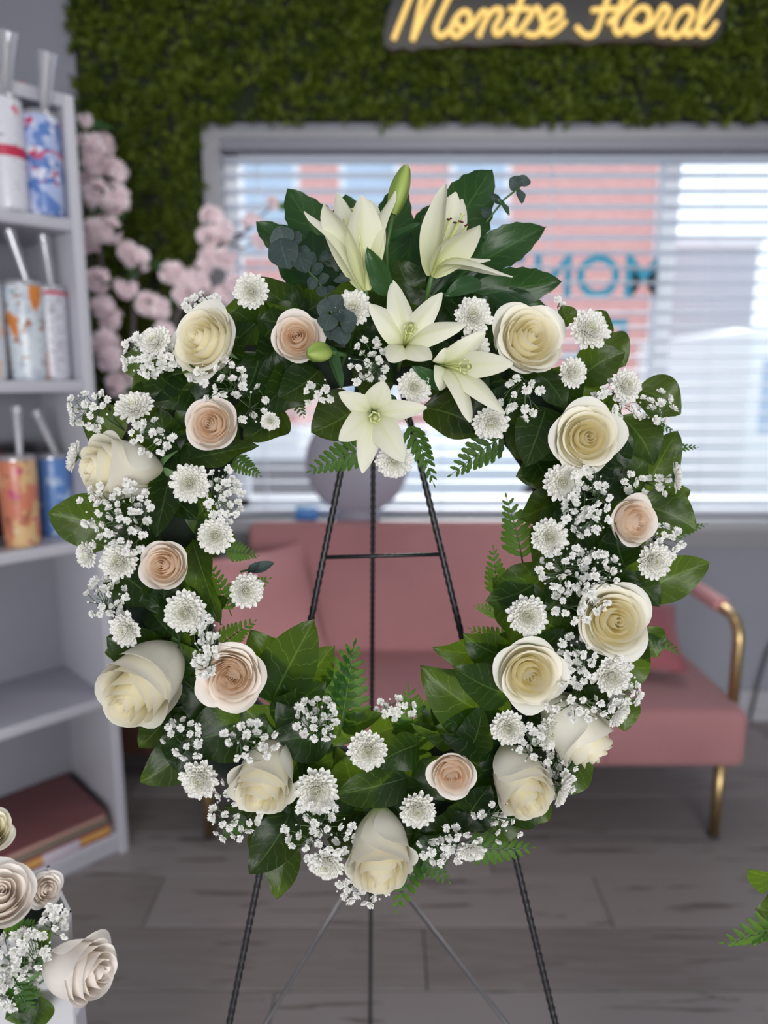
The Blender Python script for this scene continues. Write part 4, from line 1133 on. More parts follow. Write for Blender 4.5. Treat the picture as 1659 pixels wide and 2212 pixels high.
# random under-layer hiding the foam, then the leaves one can follow in the photograph
rnd = random.Random(12)
for i in range(120):
    a = 2 * math.pi * (i * .618034 % 1)
    rr = rnd.choice((400, 450, 500, 550)) + rnd.uniform(-25, 25)
    bx, by = RC[0] + rr * math.cos(a), RC[1] - rr * 1.06 * math.sin(a)
    da = a + rnd.choice((0, math.pi, .9, -.9, 1.6, -1.6)) + rnd.uniform(-.4, .4)
    if rr > 520 and math.cos(da - a) > .3: da = a + rnd.choice((1.5, -1.5))
    if rr < 420 and math.cos(da - a) < -.3: da = a + rnd.choice((1.4, -1.4))
    L = rnd.uniform(100, 145)
    zz = rnd.uniform(.835, .862)
    leaf(bx, by, bx + L * math.cos(da), by - L * math.sin(da), rnd.uniform(75, 105), zz + .01, zz - rnd.uniform(0, .03), rnd.uniform(-.5, .5))
LEAVES = [
    # left flank, top to bottom
    (265, 1135, 103, 1108, 118, .855, .835, .15), (262, 950, 185, 880, 90, .87, .86, -.2), (255, 965, 200, 990, 60, .88, .87, .2),
    (290, 850, 437, 800, 95, .85, .812, .15), (440, 845, 300, 862, 88, .85, .82, .1), (358, 800, 425, 800, 48, .83, .80, .3), (320, 820, 300, 740, 70, .87, .86, 0),
    (408, 992, 558, 962, 58, .825, .80, .15), (372, 1000, 336, 1160, 72, .84, .805, .3), (420, 1060, 470, 1190, 80, .85, .83, -.2), (415, 1165, 478, 1350, 78, .83, .81, -.35),
    (235, 1225, 345, 1310, 95, .85, .825, .1), (380, 1270, 300, 1300, 78, .85, .82, .2), (290, 1395, 226, 1410, 52, .86, .84, 0), (350, 1290, 480, 1320, 90, .85, .83, -.1),
    (365, 1540, 300, 1615, 78, .87, .85, -.3), (430, 1590, 302, 1690, 92, .85, .83, .1), (420, 1540, 350, 1640, 75, .86, .84, -.2), (545, 1545, 395, 1600, 125, .84, .815, .05),
    (330, 1130, 260, 1200, 90, .86, .84, .2), (300, 1230, 240, 1180, 70, .87, .86, 0), (500, 1180, 430, 1120, 80, .85, .84, .2), (320, 1000, 300, 1100, 80, .86, .84, 0),
    # lower left and bottom
    (585, 1520, 680, 1338, 122, .835, .80, .15), (640, 1500, 540, 1360, 110, .85, .825, -.25), (660, 1500, 722, 1395, 80, .85, .83, .3), (600, 1560, 705, 1470, 88, .84, .81, -.2),
    (690, 1600, 612, 1480, 100, .845, .82, .1), (640, 1600, 520, 1520, 95, .85, .83, 0), (720, 1560, 580, 1600, 110, .845, .82, 0),
    (628, 1755, 538, 1888, 92, .83, .80, -.15), (612, 1800, 597, 1942, 72, .845, .83, .1), (560, 1760, 540, 1850, 50, .86, .85, .8), (905, 1608, 812, 1652, 82, .835, .81, .1), (740, 1570, 828, 1542, 46, .84, .82, .5),
    (880, 1680, 722, 1718, 82, .83, .80, -.15), (860, 1700, 905, 1760, 60, .84, .82, .2), (720, 1640, 640, 1640, 110, .85, .83, 0), (760, 1760, 690, 1740, 90, .85, .83, .1), (940, 1780, 830, 1800, 100, .85, .83, 0),
    (1000, 1600, 888, 1562, 52, .835, .81, .5), (1012, 1622, 1042, 1524, 78, .83, .80, .35), (1000, 1790, 1060, 1695, 95, .845, .82, 0), (910, 1640, 960, 1730, 88, .845, .83, 0), (1040, 1690, 1000, 1800, 100, .845, .83, .1),
    (1188, 1722, 1112, 1785, 62, .85, .84, .2), (930, 1800, 960, 1870, 50, .85, .84, .5), (1060, 1800, 1120, 1750, 80, .85, .84, .1),
    (950, 1590, 850, 1575, 70, .86, .84, .2), (800, 1590, 900, 1560, 60, .865, .85, .1), (760, 1600, 700, 1520, 80, .86, .845, 0), (1010, 1560, 930, 1520, 80, .865, .85, 0),
    # lower right
    (1095, 1560, 908, 1440, 130, .845, .82, .1), (1090, 1580, 940, 1570, 105, .84, .815, -.1), (1100, 1500, 978, 1440, 88, .82, .79, -.2), (1110, 1420, 1000, 1370, 80, .84, .82, .3), (1090, 1400, 935, 1400, 70, .85, .83, .4),
    (1100, 1360, 1120, 1440, 80, .84, .82, 0), (1110, 1600, 1050, 1520, 75, .84, .82, .3), (960, 1500, 920, 1580, 70, .86, .85, 0),
    # right flank, bottom to top
    (1180, 1240, 1050, 1300, 115, .845, .815, .15), (1170, 1330, 1062, 1250, 95, .845, .825, -.25), (1075, 1270, 1110, 1390, 70, .85, .82, .4), (1200, 1080, 1150, 1245, 88, .835, .80, .2), (1215, 1060, 1120, 1120, 80, .85, .83, .2),
    (1240, 1220, 1180, 1320, 90, .85, .83, 0), (1260, 1130, 1200, 1230, 90, .85, .83, 0), (1180, 880, 1135, 1008, 98, .83, .80, -.1), (1215, 985, 1115, 1030, 100, .86, .85, .2), (1200, 900, 1112, 980, 88, .86, .85, -.2),
    (1148, 800, 1222, 884, 68, .83, .80, .2), (1290, 745, 1352, 790, 88, .86, .85, -.1), (1270, 720, 1310, 672, 72, .87, .86, .3), (1250, 820, 1350, 760, 88, .845, .82, .1), (1235, 700, 1212, 660, 48, .86, .85, 0),
    (1375, 840, 1470, 895, 92, .87, .865, .1), (1340, 900, 1412, 1005, 92, .845, .825, .2), (1330, 1010, 1330, 900, 80, .845, .825, .2), (1395, 1060, 1465, 930, 88, .86, .85, -.1), (1330, 1010, 1290, 1090, 80, .85, .83, 0),
    (1400, 1095, 1492, 1060, 66, .88, .875, .2), (1375, 1090, 1505, 1145, 102, .86, .845, .05), (1380, 1285, 1534, 1215, 92, .865, .85, .1), (1350, 1245, 1425, 1310, 70, .84, .82, .2), (1290, 1270, 1390, 1260, 80, .85, .83, 0),
    (1290, 1200, 1240, 1290, 100, .85, .83, 0), (1380, 1360, 1420, 1420, 70, .86, .85, 0), (1240, 1420, 1280, 1520, 90, .85, .83, 0), (1330, 1500, 1350, 1580, 70, .87, .86, 0), (1250, 1600, 1208, 1628, 42, .86, .85, 0), (1150, 1540, 1210, 1620, 90, .855, .84, 0),
    # top
    (650, 680, 545, 600, 78, .85, .83, -.35), (660, 690, 560, 690, 82, .84, .81, .2), (560, 690, 482, 672, 66, .85, .84, .1), (640, 690, 745, 640, 75, .85, .83, 0), (690, 800, 600, 860, 88, .84, .81, 0), (560, 760, 525, 860, 90, .85, .83, .1),
    (600, 850, 660, 760, 95, .85, .83, 0), (780, 870, 672, 935, 120, .84, .82, -.1), (915, 880, 1060, 940, 98, .845, .83, .15), (1080, 880, 960, 930, 70, .85, .84, -.2), (840, 700, 940, 640, 90, .86, .85, 0), (960, 640, 1000, 720, 80, .86, .85, 0),
    (900, 640, 860, 560, 80, .86, .85, 0), (1050, 780, 1130, 700, 90, .86, .85, 0), (1100, 800, 1180, 840, 80, .85, .84, 0), (850, 830, 760, 800, 90, .86, .85, 0), (960, 780, 880, 700, 90, .86, .85, 0), (500, 780, 430, 860, 90, .855, .84, 0), (520, 860, 580, 940, 80, .855, .84, 0), (770, 760, 700, 690, 90, .86, .85, 0), (1010, 850, 1090, 850, 70, .86, .85, 0),
]
for a in LEAVES: leaf(*a)

# ------------------------------------------------------------------ lobed aralia leaves behind the lilies
LOBE = leaf_mesh(60, MAT['aralia'], wide=.26, droop=.12, fold=.18, wav=.04, teeth=.045, nu=9, nv=23, widest=.95, tip=.6)
def aralia(label, base, lobes):
    root = empty('aralia_leaf', W(base[0], base[1], .885)); tag(root, label, 'leaf', 'big lobed aralia leaves behind the lilies')
    for (bx, by, tx, ty, w, zt, tl) in lobes:
        b = W(bx, by, .885); t = W(tx, ty, zt); y = t - b; L = y.length; y.normalize()
        z = (V(0, 0, 1) - y * V(0, 0, 1).dot(y)).normalized(); x = y.cross(z)
        c, s = math.cos(tl), math.sin(tl); x, z = x * c + z * s, z * c - x * s
        sx = S(w, .88) / (.26 * 2 * .97)
        m = Matrix(((x.x * sx, y.x * L, z.x * L, b.x), (x.y * sx, y.y * L, z.y * L, b.y), (x.z * sx, y.z * L, z.z * L, b.z), (0, 0, 0, 1)))
        link('lobe', LOBE, root, Matrix.Translation(-root.matrix_world.translation) @ m)
    mb = MB(); p0 = W(base[0], base[1], .885); mb.tube([Vector((0, 0, 0)), W(base[0], base[1] + 90, .89) - p0], .003, 6); link('stalk', mb.mesh('stalk', MAT['stem']), root)
aralia('big lobed glossy leaf spreading behind the upright closed lily and the eucalyptus', (800, 660), [(800, 655, 620, 408, 118, .875, .15), (795, 660, 553, 480, 112, .87, -.1), (785, 660, 600, 575, 88, .875, .1), (815, 650, 872, 395, 92, .89, 0), (800, 650, 745, 420, 110, .89, 0)])
aralia('big lobed glossy leaf fanning out behind the lily with dark stamens', (905, 655), [(900, 640, 1062, 366, 135, .885, -.1), (915, 650, 1180, 490, 92, .875, .25), (920, 665, 1214, 608, 92, .865, -.1), (895, 650, 935, 440, 90, .895, 0), (925, 665, 1180, 660, 70, .875, .2)])

# ------------------------------------------------------------------ roses
PROTO = {}
for k, m in (('open', 'cream'), ('tall', 'cream'), ('tight', 'blush'), ('garden', 'blush'), ('tight2', 'blush'), ('open2', 'cream'), ('tall2', 'cream'), ('tallb', 'pale'), ('tightp', 'pale'), ('openp', 'pale')):
    PROTO[k] = rose_proto({'tight2': 'tight', 'open2': 'open', 'tall2': 'tall', 'tallb': 'tall', 'tightp': 'tight', 'openp': 'open'}.get(k, k), MAT[m], {'open': 3, 'tall': 14, 'tight': 5, 'garden': 6, 'tight2': 27, 'open2': 8, 'tall2': 31, 'tallb': 17, 'tightp': 19, 'openp': 23}[k])
def rose(kind, px, py, r, ax, roll, label, z=.80, group='roses in the wreath', cat='rose'):
    proto, H0 = PROTO[kind]
    a = V(*ax).normalized(); s = S(r, z)
    pos = W(px, py, z) - a * (s * H0 * .55)
    spawn('rose', proto, frame(pos, a, roll=roll, scale=s), label, cat, group)
rose('open', 443, 738, 86, (-.42, .10, .85), .4, 'large cream rose turned outwards at the top left shoulder of the wreath', .80)
rose('tight', 642, 730, 60, (.05, -.02, 1), 1.0, 'blush rose right beside the round green lily bud')
rose('open2', 1140, 732, 86, (.20, .12, .9), 2.0, 'large cream rose between the lilies and the aralia leaf tip')
rose('tight2', 458, 917, 64, (-.05, -.02, 1), .2, 'blush rose resting on a single bright leaf inside the upper curve', .785)
rose('tall', 262, 1012, 98, (-.62, -.02, .72), .7, 'cream rose facing sideways over a spray of baby breath on the outer edge')
rose('open', 1266, 945, 80, (.0, -.06, 1), 3.6, 'cream rose with a swirled heart, highest one on the sofa arm flank', .79)
rose('tight', 1366, 1126, 60, (.32, -.06, .9), 2.2, 'pale blush rose on the outer flank above the bright green leaf')
rose('tight2', 357, 1221, 60, (-.08, .08, 1), 3.2, 'blush rose in the middle of the shelf side flank')
rose('tall2', 318, 1468, 118, (-.30, -.40, .84), 1.2, 'big drooping cream rose low on the shelf side flank')
rose('garden', 500, 1460, 74, (.02, -.05, 1), .5, 'ruffled peach blush rose nestled by the large salal leaf')
rose('open2', 1325, 1340, 88, (.05, .06, 1), .3, 'biggest cream rose on the sofa arm flank, above the spray of tiny white blooms', .795)
rose('open', 1143, 1455, 80, (.05, -.08, 1), 1.9, 'cream rose with golden centre beside the cluster of bright leaves', .79)
rose('tall', 1243, 1572, 94, (.58, -.62, .48), 2.1, 'white cream rose hanging head down at the outer lower edge', .815)
rose('tall2', 574, 1672, 92, (-.10, -.52, .82), 2.9, 'cream rose nodding down below the peach blush rose')
rose('tight', 978, 1671, 56, (-.10, -.14, 1), 4.0, 'small blush rose near the bottom of the wreath')
rose('tall', 1122, 1684, 92, (.24, -.48, .82), 4.1, 'cream rose nodding down next to the small blush rose')
rose('tall2', 822, 1833, 99, (.02, -.54, .82), .6, 'lowest cream rose hanging at the very bottom of the wreath', .795)

# ------------------------------------------------------------------ chrysanthemums
MUM = [mum_proto(s) for s in (1, 2, 3)]
MUMS = [
    (543, 630, 39, (0, -.25, 1), 'beside the pink blossom tree, highest on that shoulder'),
    (762, 665, 40, (0, .1, 1), 'between eucalyptus and the star shaped lily'),
    (1022, 683, 42, (.1, .1, 1), 'just above the lilies, next to the large cream rose'),
    (1022, 752, 36, (.1, 0, 1), 'half hidden behind the sideways lily petals'),
    (895, 835, 37, (.1, 0, 1), 'in the gap between three open lilies'),
    (1272, 713, 45, (.15, .15, 1), 'topmost on the far shoulder against the blinds'),
    (1236, 805, 34, (.25, -.1, .9), 'small, under the topmost far shoulder bloom'),
    (1352, 833, 37, (.25, .1, .9), 'on the outer shoulder amid tiny white sprays'),
    (1060, 913, 40, (0, -.5, .8), 'under the drooping lily petals at the inner edge'),
    (852, 995, 41, (0, -.35, .9), 'lowest in the middle, hanging below the green lily'),
    (584, 910, 21, (.1, -.45, .8), 'smallest, at the inner edge of the opening'),
    (290, 880, 43, (-.05, .55, .8), 'seen from above on the shelf side shoulder'),
    (163, 987, 36, (-.85, .2, .5), 'edge-on at the outermost shelf side'),
    (335, 738, 37, (-.2, .3, .9), 'buried in tiny blossoms beside the first cream rose'),
    (410, 1043, 43, (.1, 0, 1), 'just under the bright single leaf'),
    (465, 1157, 40, (.1, .05, 1), 'at the inner edge above the blush rose'),
    (188, 1198, 30, (-.5, -.1, .8), 'half turned outwards below the dark outlying leaf'),
    (258, 1212, 43, (-.1, .1, 1), 'touching the middle blush rose on its outer side'),
    (532, 1275, 39, (.45, .05, .9), 'at the inner edge in front of the pink cushion'),
    (400, 1322, 46, (0, 0, 1), 'flat open, between two roses on the shelf side'),
    (272, 1360, 39, (-.3, -.1, .9), 'above the big drooping cream rose'),
    (1216, 1042, 42, (-.1, 0, 1), 'right under the swirled cream rose'),
    (1458, 1030, 33, (.88, .05, .4), 'edge-on at the outermost sofa arm side'),
    (1187, 1160, 41, (0, 0, 1), 'alone on dark leaf at the inner edge of far flank'),
    (1412, 1212, 41, (.15, -.1, 1), 'beside the bright green outlying leaf'),
    (1138, 1330, 44, (0, .05, 1), 'above the cream rose with golden centre'),
    (1322, 1460, 43, (.15, 0, 1), 'under the biggest cream rose'),
    (1335, 1542, 32, (.6, -.4, .6), 'turned away beside the head down rose'),
    (1098, 1573, 38, (-.1, -.05, 1), 'beneath the golden centred cream rose'),
    (1188, 1580, 37, (.35, -.1, .9), 'overlapping the head down rose'),
    (795, 1620, 44, (0, 0, 1), 'at the inner bottom edge of the opening'),
    (683, 1707, 48, (0, 0, 1), 'largest, between the two nodding cream roses'),
    (432, 1683, 44, (-.15, -.15, 1), 'at the lower outer edge beside a nodding rose'),
    (902, 1749, 41, (0, -.1, 1), 'touching the lowest cream rose'),
    (705, 1866, 40, (-.1, -.35, .9), 'at the bottom amid tiny blossoms'),
    (1018, 1836, 33, (0, -.55, .8), 'nodding at the bottom edge toward the easel leg'),
    (1212, 1705, 38, (.75, -.3, .35), 'half turned away at the lower outer edge'),
]
rnd = random.Random(4)
for i, (px, py, r, ax, lb) in enumerate(MUMS):
    z = .805 if lb.startswith(('half hidden', 'under the drooping', 'overlapping')) else .79
    spawn('chrysanthemum', MUM[i % 3], frame(W(px, py, z), V(*ax), roll=rnd.uniform(0, 6), scale=S(r, z) * 1.02), 'white chrysanthemum ' + lb, 'chrysanthemum', 'white chrysanthemums in the wreath')

# ------------------------------------------------------------------ lilies
def lily(label, base, axis, tepals, stam, anther, throat=.5, seed=0, stem_to=None, bulge=.25):
    """tepals: (tip px, py, depth, width px, recurve)"""
    B = W(*base); a = V(*axis).normalized()
    root = empty('lily', B); tag(root, label, 'lily', 'white lilies at the top of the wreath')
    inv = root.matrix_world.translation
    for i, (tx, ty, tz, w, rc) in enumerate(tepals):
        T = W(tx, ty, tz); L = (T - B).length
        out = (T - B) - a * (T - B).dot(a)
        if out.length < 1e-5: out = V(.1, 0, 1)
        out.normalize()
        p1 = B + a * (L * throat) + out * (L * .04)
        p2 = B.lerp(T, .62) + a * (L * bulge)
        P3 = T
        o0 = B + out * S(6, .78)
        me = tepal_mesh(o0 - inv, p1 - inv, p2 - inv, P3 - inv, S(w, tz) / 2, -out if False else (out * -1 + a * .3), seed=seed * 10 + i, fold=rc)
        link('tepal', me, root)
    Ls = stam[1]
    for k in range(6):
        an = 2 * math.pi * k / 6 + seed
        x = a.orthogonal().normalized(); y = a.cross(x)
        e = a * S(Ls, .78) + V(*stam[0]) * S(Ls * .35, .78) + (x * math.cos(an) + y * math.sin(an)) * S(Ls * .20, .78)
        mb = MB(); mb.tube([a * .004, e * .5 + a * .004, e], [.0011, .0009, .0007], 5); st = link('stamen', mb.mesh('filament', MAT['filament']), root)
        mb = MB(); dd = (x * math.cos(an + 1.2) + y * math.sin(an + 1.2)); mb.tube([e - dd * .0032, e, e + dd * .0032], [.0006, .0013, .0006], 6); link('anther', mb.mesh('anther', MAT[anther]), st)
    mb = MB(); e = a * S(Ls * 1.12, .78) + V(*stam[0]) * S(Ls * .4, .78); mb.tube([a * .002, e * .6, e, e + a * .002], [.0018, .0015, .0014, .0034], 7); link('pistil', mb.mesh('pistil', MAT['filament']), root)
    mb = MB(); s0 = Vector((0, 0, 0)); s1 = (W(*stem_to) - B) if stem_to else -a * .06; mb.tube([s0 + a * .004, s1 * .5 - a * .01, s1], .0028, 7); link('stem', mb.mesh('lily_stem', MAT['stem']), root)
lily('closed upright lily beside the eucalyptus, its trumpet still narrow', (790, 628, .80), (-.15, .95, .25),
     [(657, 456, .79, 70, .5), (728, 416, .82, 60, .5), (782, 422, .752, 100, .40), (700, 440, .757, 112, .40), (853, 412, .785, 84, .5), (800, 432, .82, 90, .5)], ((0, 0, 0), 150), 'filament', .55, 1, (800, 700, .86), .14)
lily('half open lily side on, dark stamens showing, in front of an aralia leaf', (932, 598, .80), (.28, .85, .25),
     [(962, 398, .765, 104, .40), (1036, 486, .748, 104, .40), (1108, 597, .765, 80, .40), (1000, 430, .82, 80, .5), (985, 415, .80, 90, .5), (1060, 560, .80, 60, .5)], ((.5, 0, 0), 118), 'anther', .42, 2, (915, 680, .86), .10)
lily('star shaped lily above the other two open ones', (872, 752, .80), (.12, .25, .95),
     [(848, 606, .785, 66, .3), (797, 655, .775, 66, .3), (955, 632, .775, 58, .3), (1008, 700, .765, 58, .35), (930, 778, .755, 66, .35), (838, 780, .755, 58, .35)], ((.2, .6, 0), 62), 'filament', .40, 3, (860, 800, .86), .12)
lily('open lily turned toward the large cream rose', (952, 790, .795), (.5, -.12, .8),
     [(1048, 718, .765, 60, .35), (1108, 786, .745, 64, .3), (1088, 892, .75, 60, .35), (1017, 912, .75, 62, .35), (948, 842, .765, 54, .4), (962, 752, .775, 54, .4)], ((.4, -.2, 0), 70), 'filament', .40, 4, (940, 800, .86), .13)
lily('greenish lily hanging lowest into the opening', (806, 890, .79), (.05, -.18, .95),
     [(830, 824, .755, 66, .35), (732, 848, .76, 52, .35), (733, 952, .755, 66, .3), (783, 1022, .765, 60, .3), (872, 998, .745, 72, .3), (922, 880, .76, 52, .35)], ((.1, -.5, 0), 52), 'filament', .38, 5, (810, 850, .86), .12)
def lily_bud(label, b, t, r, stem_to, tint=0.0):
    B, T = W(*b), W(*t); a = (T - B); L = a.length
    root = empty('lily_bud', B); tag(root, label, 'flower bud', 'green lily buds')
    n, m = 24, 14; P = np.zeros((n, m, 3)); TT = np.zeros((n, m))
    d = a.normalized(); x = d.orthogonal().normalized(); y = d.cross(x)
    for j in range(m):
        t_ = j / (m - 1); rr = S(r, b[2]) * (max(0.0, math.sin(math.pi * (t_ * .90 + .08))) ** .62) * (1 if t_ < 1 else .15)
        for i in range(n):
            an = 2 * math.pi * i / n
            q = rr * (1 + .09 * math.cos(3 * an)); P[i, j] = d * (L * t_) + x * (q * math.cos(an)) + y * (q * math.sin(an)); TT[i, j] = .5 + .5 * math.cos(3 * an)
    mb = MB(); mb.grid(P, TT, closed=True); link('bud_body', mb.mesh('bud_body', MAT['bud']), root)
    e = W(*stem_to) - B; mb = MB(); mb.tube([d * .003, -d * .02 + e * .2, e], .0026, 7); link('stem', mb.mesh('bud_stem', MAT['stem']), root)
lily_bud('tall pointed green lily bud, the topmost thing on the wreath', (848, 464, .82), (880, 354, .815), 21, (838, 620, .86))
lily_bud('short round green lily bud in front of a blush rose', (712, 760, .775), (664, 764, .752), 22, (735, 800, .83))
# strap leaves of the lily stems
LS = leaf_mesh(81, MAT['lilyleaf'], wide=.13, droop=.25, fold=.5, wav=.02, widest=.85, name='strap_leaf')
for (bx, by, tx, ty, w, zb, zt, tl) in ((838, 640, 793, 533, 52, .80, .77, .5), (842, 520, 915, 482, 26, .83, .81, .3), (706, 745, 738, 845, 34, .79, .77, .6), (840, 850, 855, 905, 26, .79, .775, .6), (1075, 430, 1098, 466, 14, .85, .84, .4), (950, 840, 890, 790, 30, .80, .78, 0), (1040, 610, 960, 640, 40, .85, .84, 0)):
    o = leaf(bx, by, tx, ty, w * 2.2, zb, zt, tl, 1, me=LS)

# ------------------------------------------------------------------ eucalyptus
EL = leaf_mesh(90, MAT['euc'], wide=.46, droop=.15, fold=.12, wav=.02, tip=.0, widest=.95, name='eucalyptus_leaf')
def euc(label, stem, leaves):
    root = empty('eucalyptus_sprig', W(*stem[0])); tag(root, label, 'eucalyptus', 'eucalyptus sprigs')
    mb = MB(); mb.tube([W(*p) - root.matrix_world.translation for p in stem], .0013, 6); link('stem', mb.mesh('eucalyptus_stem', MAT['stem']), root)
    for (bx, by, tx, ty, w, z, tl) in leaves:
        leaf(bx, by, tx, ty, w * .78, z + .004, z - .004, tl, 0, par=root, me=EL)
euc('grey green eucalyptus sprig with round leaves trailing down to the blush rose', ((605, 520, .80), (650, 570, .80), (690, 610, .80), (715, 670, .79), (740, 730, .80)),
    [(615, 535, 602, 488, 50, .795, .2), (605, 515, 625, 582, 60, .79, 0), (625, 520, 652, 520, 44, .80, .3), (645, 545, 660, 590, 40, .79, .2), (640, 540, 672, 562, 36, .80, -.3), (668, 570, 680, 545, 26, .79, .3), (672, 585, 700, 575, 24, .79, 0), (680, 600, 668, 625, 22, .79, .4), (688, 605, 712, 598, 22, .79, 0), (692, 618, 700, 642, 22, .79, 0), (700, 630, 725, 622, 18, .79, .5),
     (712, 668, 740, 640, 36, .785, 0), (712, 672, 684, 660, 36, .785, .1), (715, 680, 702, 715, 40, .78, 0), (718, 682, 748, 668, 38, .785, .2), (735, 698, 772, 690, 46, .78, 0), (732, 705, 745, 745, 40, .785, .1), (725, 700, 712, 735, 34, .79, 0),
     (715, 545, 690, 560, 18, .81, .5), (735, 590, 760, 600, 18, .81, .4), (720, 605, 758, 606, 18, .80, .3)])
euc('thin eucalyptus twig poking out over the window blinds', ((1050, 480, .86), (1090, 430, .86), (1122, 405, .86)),
    [(1122, 408, 1102, 384, 28, .86, .3), (1124, 402, 1134, 378, 30, .86, -.2), (1122, 408, 1126, 440, 20, .86, .3), (1082, 440, 1060, 418, 14, .86, .5), (1085, 436, 1100, 466, 12, .86, .6), (1060, 468, 1040, 450, 20, .86, .5)])
# dusty, silvery tips
for (lb, st, lv) in (('silvery dusty leaf tip poking over the pink sofa', ((520, 1235, .83), (590, 1218, .82)), [(540, 1232, 592, 1216, 22, .82, .2), (535, 1236, 560, 1214, 14, .82, .2)]),):
    euc(lb, st, lv)

# ------------------------------------------------------------------ ferns
FERN = [fern_meshes(s) for s in (1, 2, 3)]
def fern(label, bx, by, tx, ty, z=.85, zt=None, tilt=0.0, k=0, group='fern fronds in the wreath', widen=1.0):
    zt = zt or z - .01
    b = W(bx, by, z); t = W(tx, ty, zt); y = (t - b); L = y.length; y.normalize()
    zv = (V(0, 0, 1) - y * V(0, 0, 1).dot(y)).normalized(); x = y.cross(zv)
    c, s = math.cos(tilt), math.sin(tilt); x, zv = x * c + zv * s, zv * c - x * s
    q = L * widen
    m = Matrix(((x.x * q, y.x * L, zv.x * L, b.x), (x.y * q, y.y * L, zv.y * L, b.y), (x.z * q, y.z * L, zv.z * L, b.z), (0, 0, 0, 1)))
    root = empty('fern_frond', b); tag(root, label, 'fern', group)
    mm = Matrix.Translation(-b) @ m
    link('rachis', FERN[k][0], root, mm); link('leaflets', FERN[k][1], root, mm, kind='stuff')
FERNS = [
    ('under the greenish lily, pointing at the shelf', 800, 965, 662, 1006, .85, .1, 1.1), ('beside the lowest hanging bloom, over the easel leg', 875, 905, 945, 1045, .85, .3, .8), ('hanging below a leaf in the opening near the window', 1100, 930, 964, 1016, .86, .2, 1.1),
    ('tallest one rising at the inner far edge', 1130, 1220, 1108, 1068, .86, .2, 1.1), ('second below the tallest at the inner far edge', 1085, 1300, 1054, 1183, .87, .3, 1.0), ('short one at the inner far edge beside big leaves', 1110, 1395, 1016, 1348, .86, .2, 1.0), ('small one peeping from the inner far edge', 1100, 1330, 1028, 1300, .87, .2, 1.1),
    ('upright one in front of the sofa seat, taller', 712, 1560, 748, 1378, .85, .1, 1.15), ('upright one in front of the sofa seat, leaning out', 732, 1590, 782, 1394, .845, .2, 1.1), ('dark one at the inner bottom edge by tiny blossoms', 890, 1620, 895, 1478, .86, -.2, 1.3),
    ('bright one straight below the lowest rose', 908, 1790, 872, 1962, .85, .2, 1.15), ('bright one fanning beside the lowest rose', 880, 1810, 962, 1908, .85, .1, 1.3), ('bright one reaching along the bottom edge to the easel leg', 990, 1825, 1150, 1842, .86, .2, 1.0),
    ('small one poking out toward the deep pink cushion', 1385, 1365, 1470, 1406, .86, .3, .9), ('one behind the edge bloom in front of the light cushion', 490, 1290, 588, 1255, .86, .1, 1.0), ('light green one above the edge bloom in front of the light cushion', 500, 1330, 470, 1215, .85, .2, 1.0), ('dark one at the inner shelf side edge', 480, 1190, 560, 1190, .86, 0, 1.2),
    ('dark one under the bright single leaf', 500, 985, 560, 1035, .86, .2, 1.2), ('dark one hanging into the opening by the small bloom', 630, 830, 648, 905, .87, .2, 1.2), ('thin tip against the blinds', 1420, 975, 1505, 963, .87, .4, .8), ('thin tip below the outer blush rose', 1430, 1160, 1525, 1138, .87, .4, .7),
    ('dark one at the lower shelf side among tiny blossoms', 560, 1760, 470, 1800, .85, .1, 1.2), ('dark one peeping over the inner shelf edge', 470, 1400, 545, 1330, .87, 0, 1.1), ('dark one at the inner bottom edge over tiny blooms', 940, 1560, 905, 1500, .87, .2, 1.2), ('dark one at the outer top by the blinds', 1380, 900, 1450, 940, .875, .3, 1.0)]
for i, (lb, bx, by, tx, ty, z, tl, wd) in enumerate(FERNS): fern('fern frond, ' + lb, bx, by, tx, ty, z, None, tl, i % 3, widen=wd)

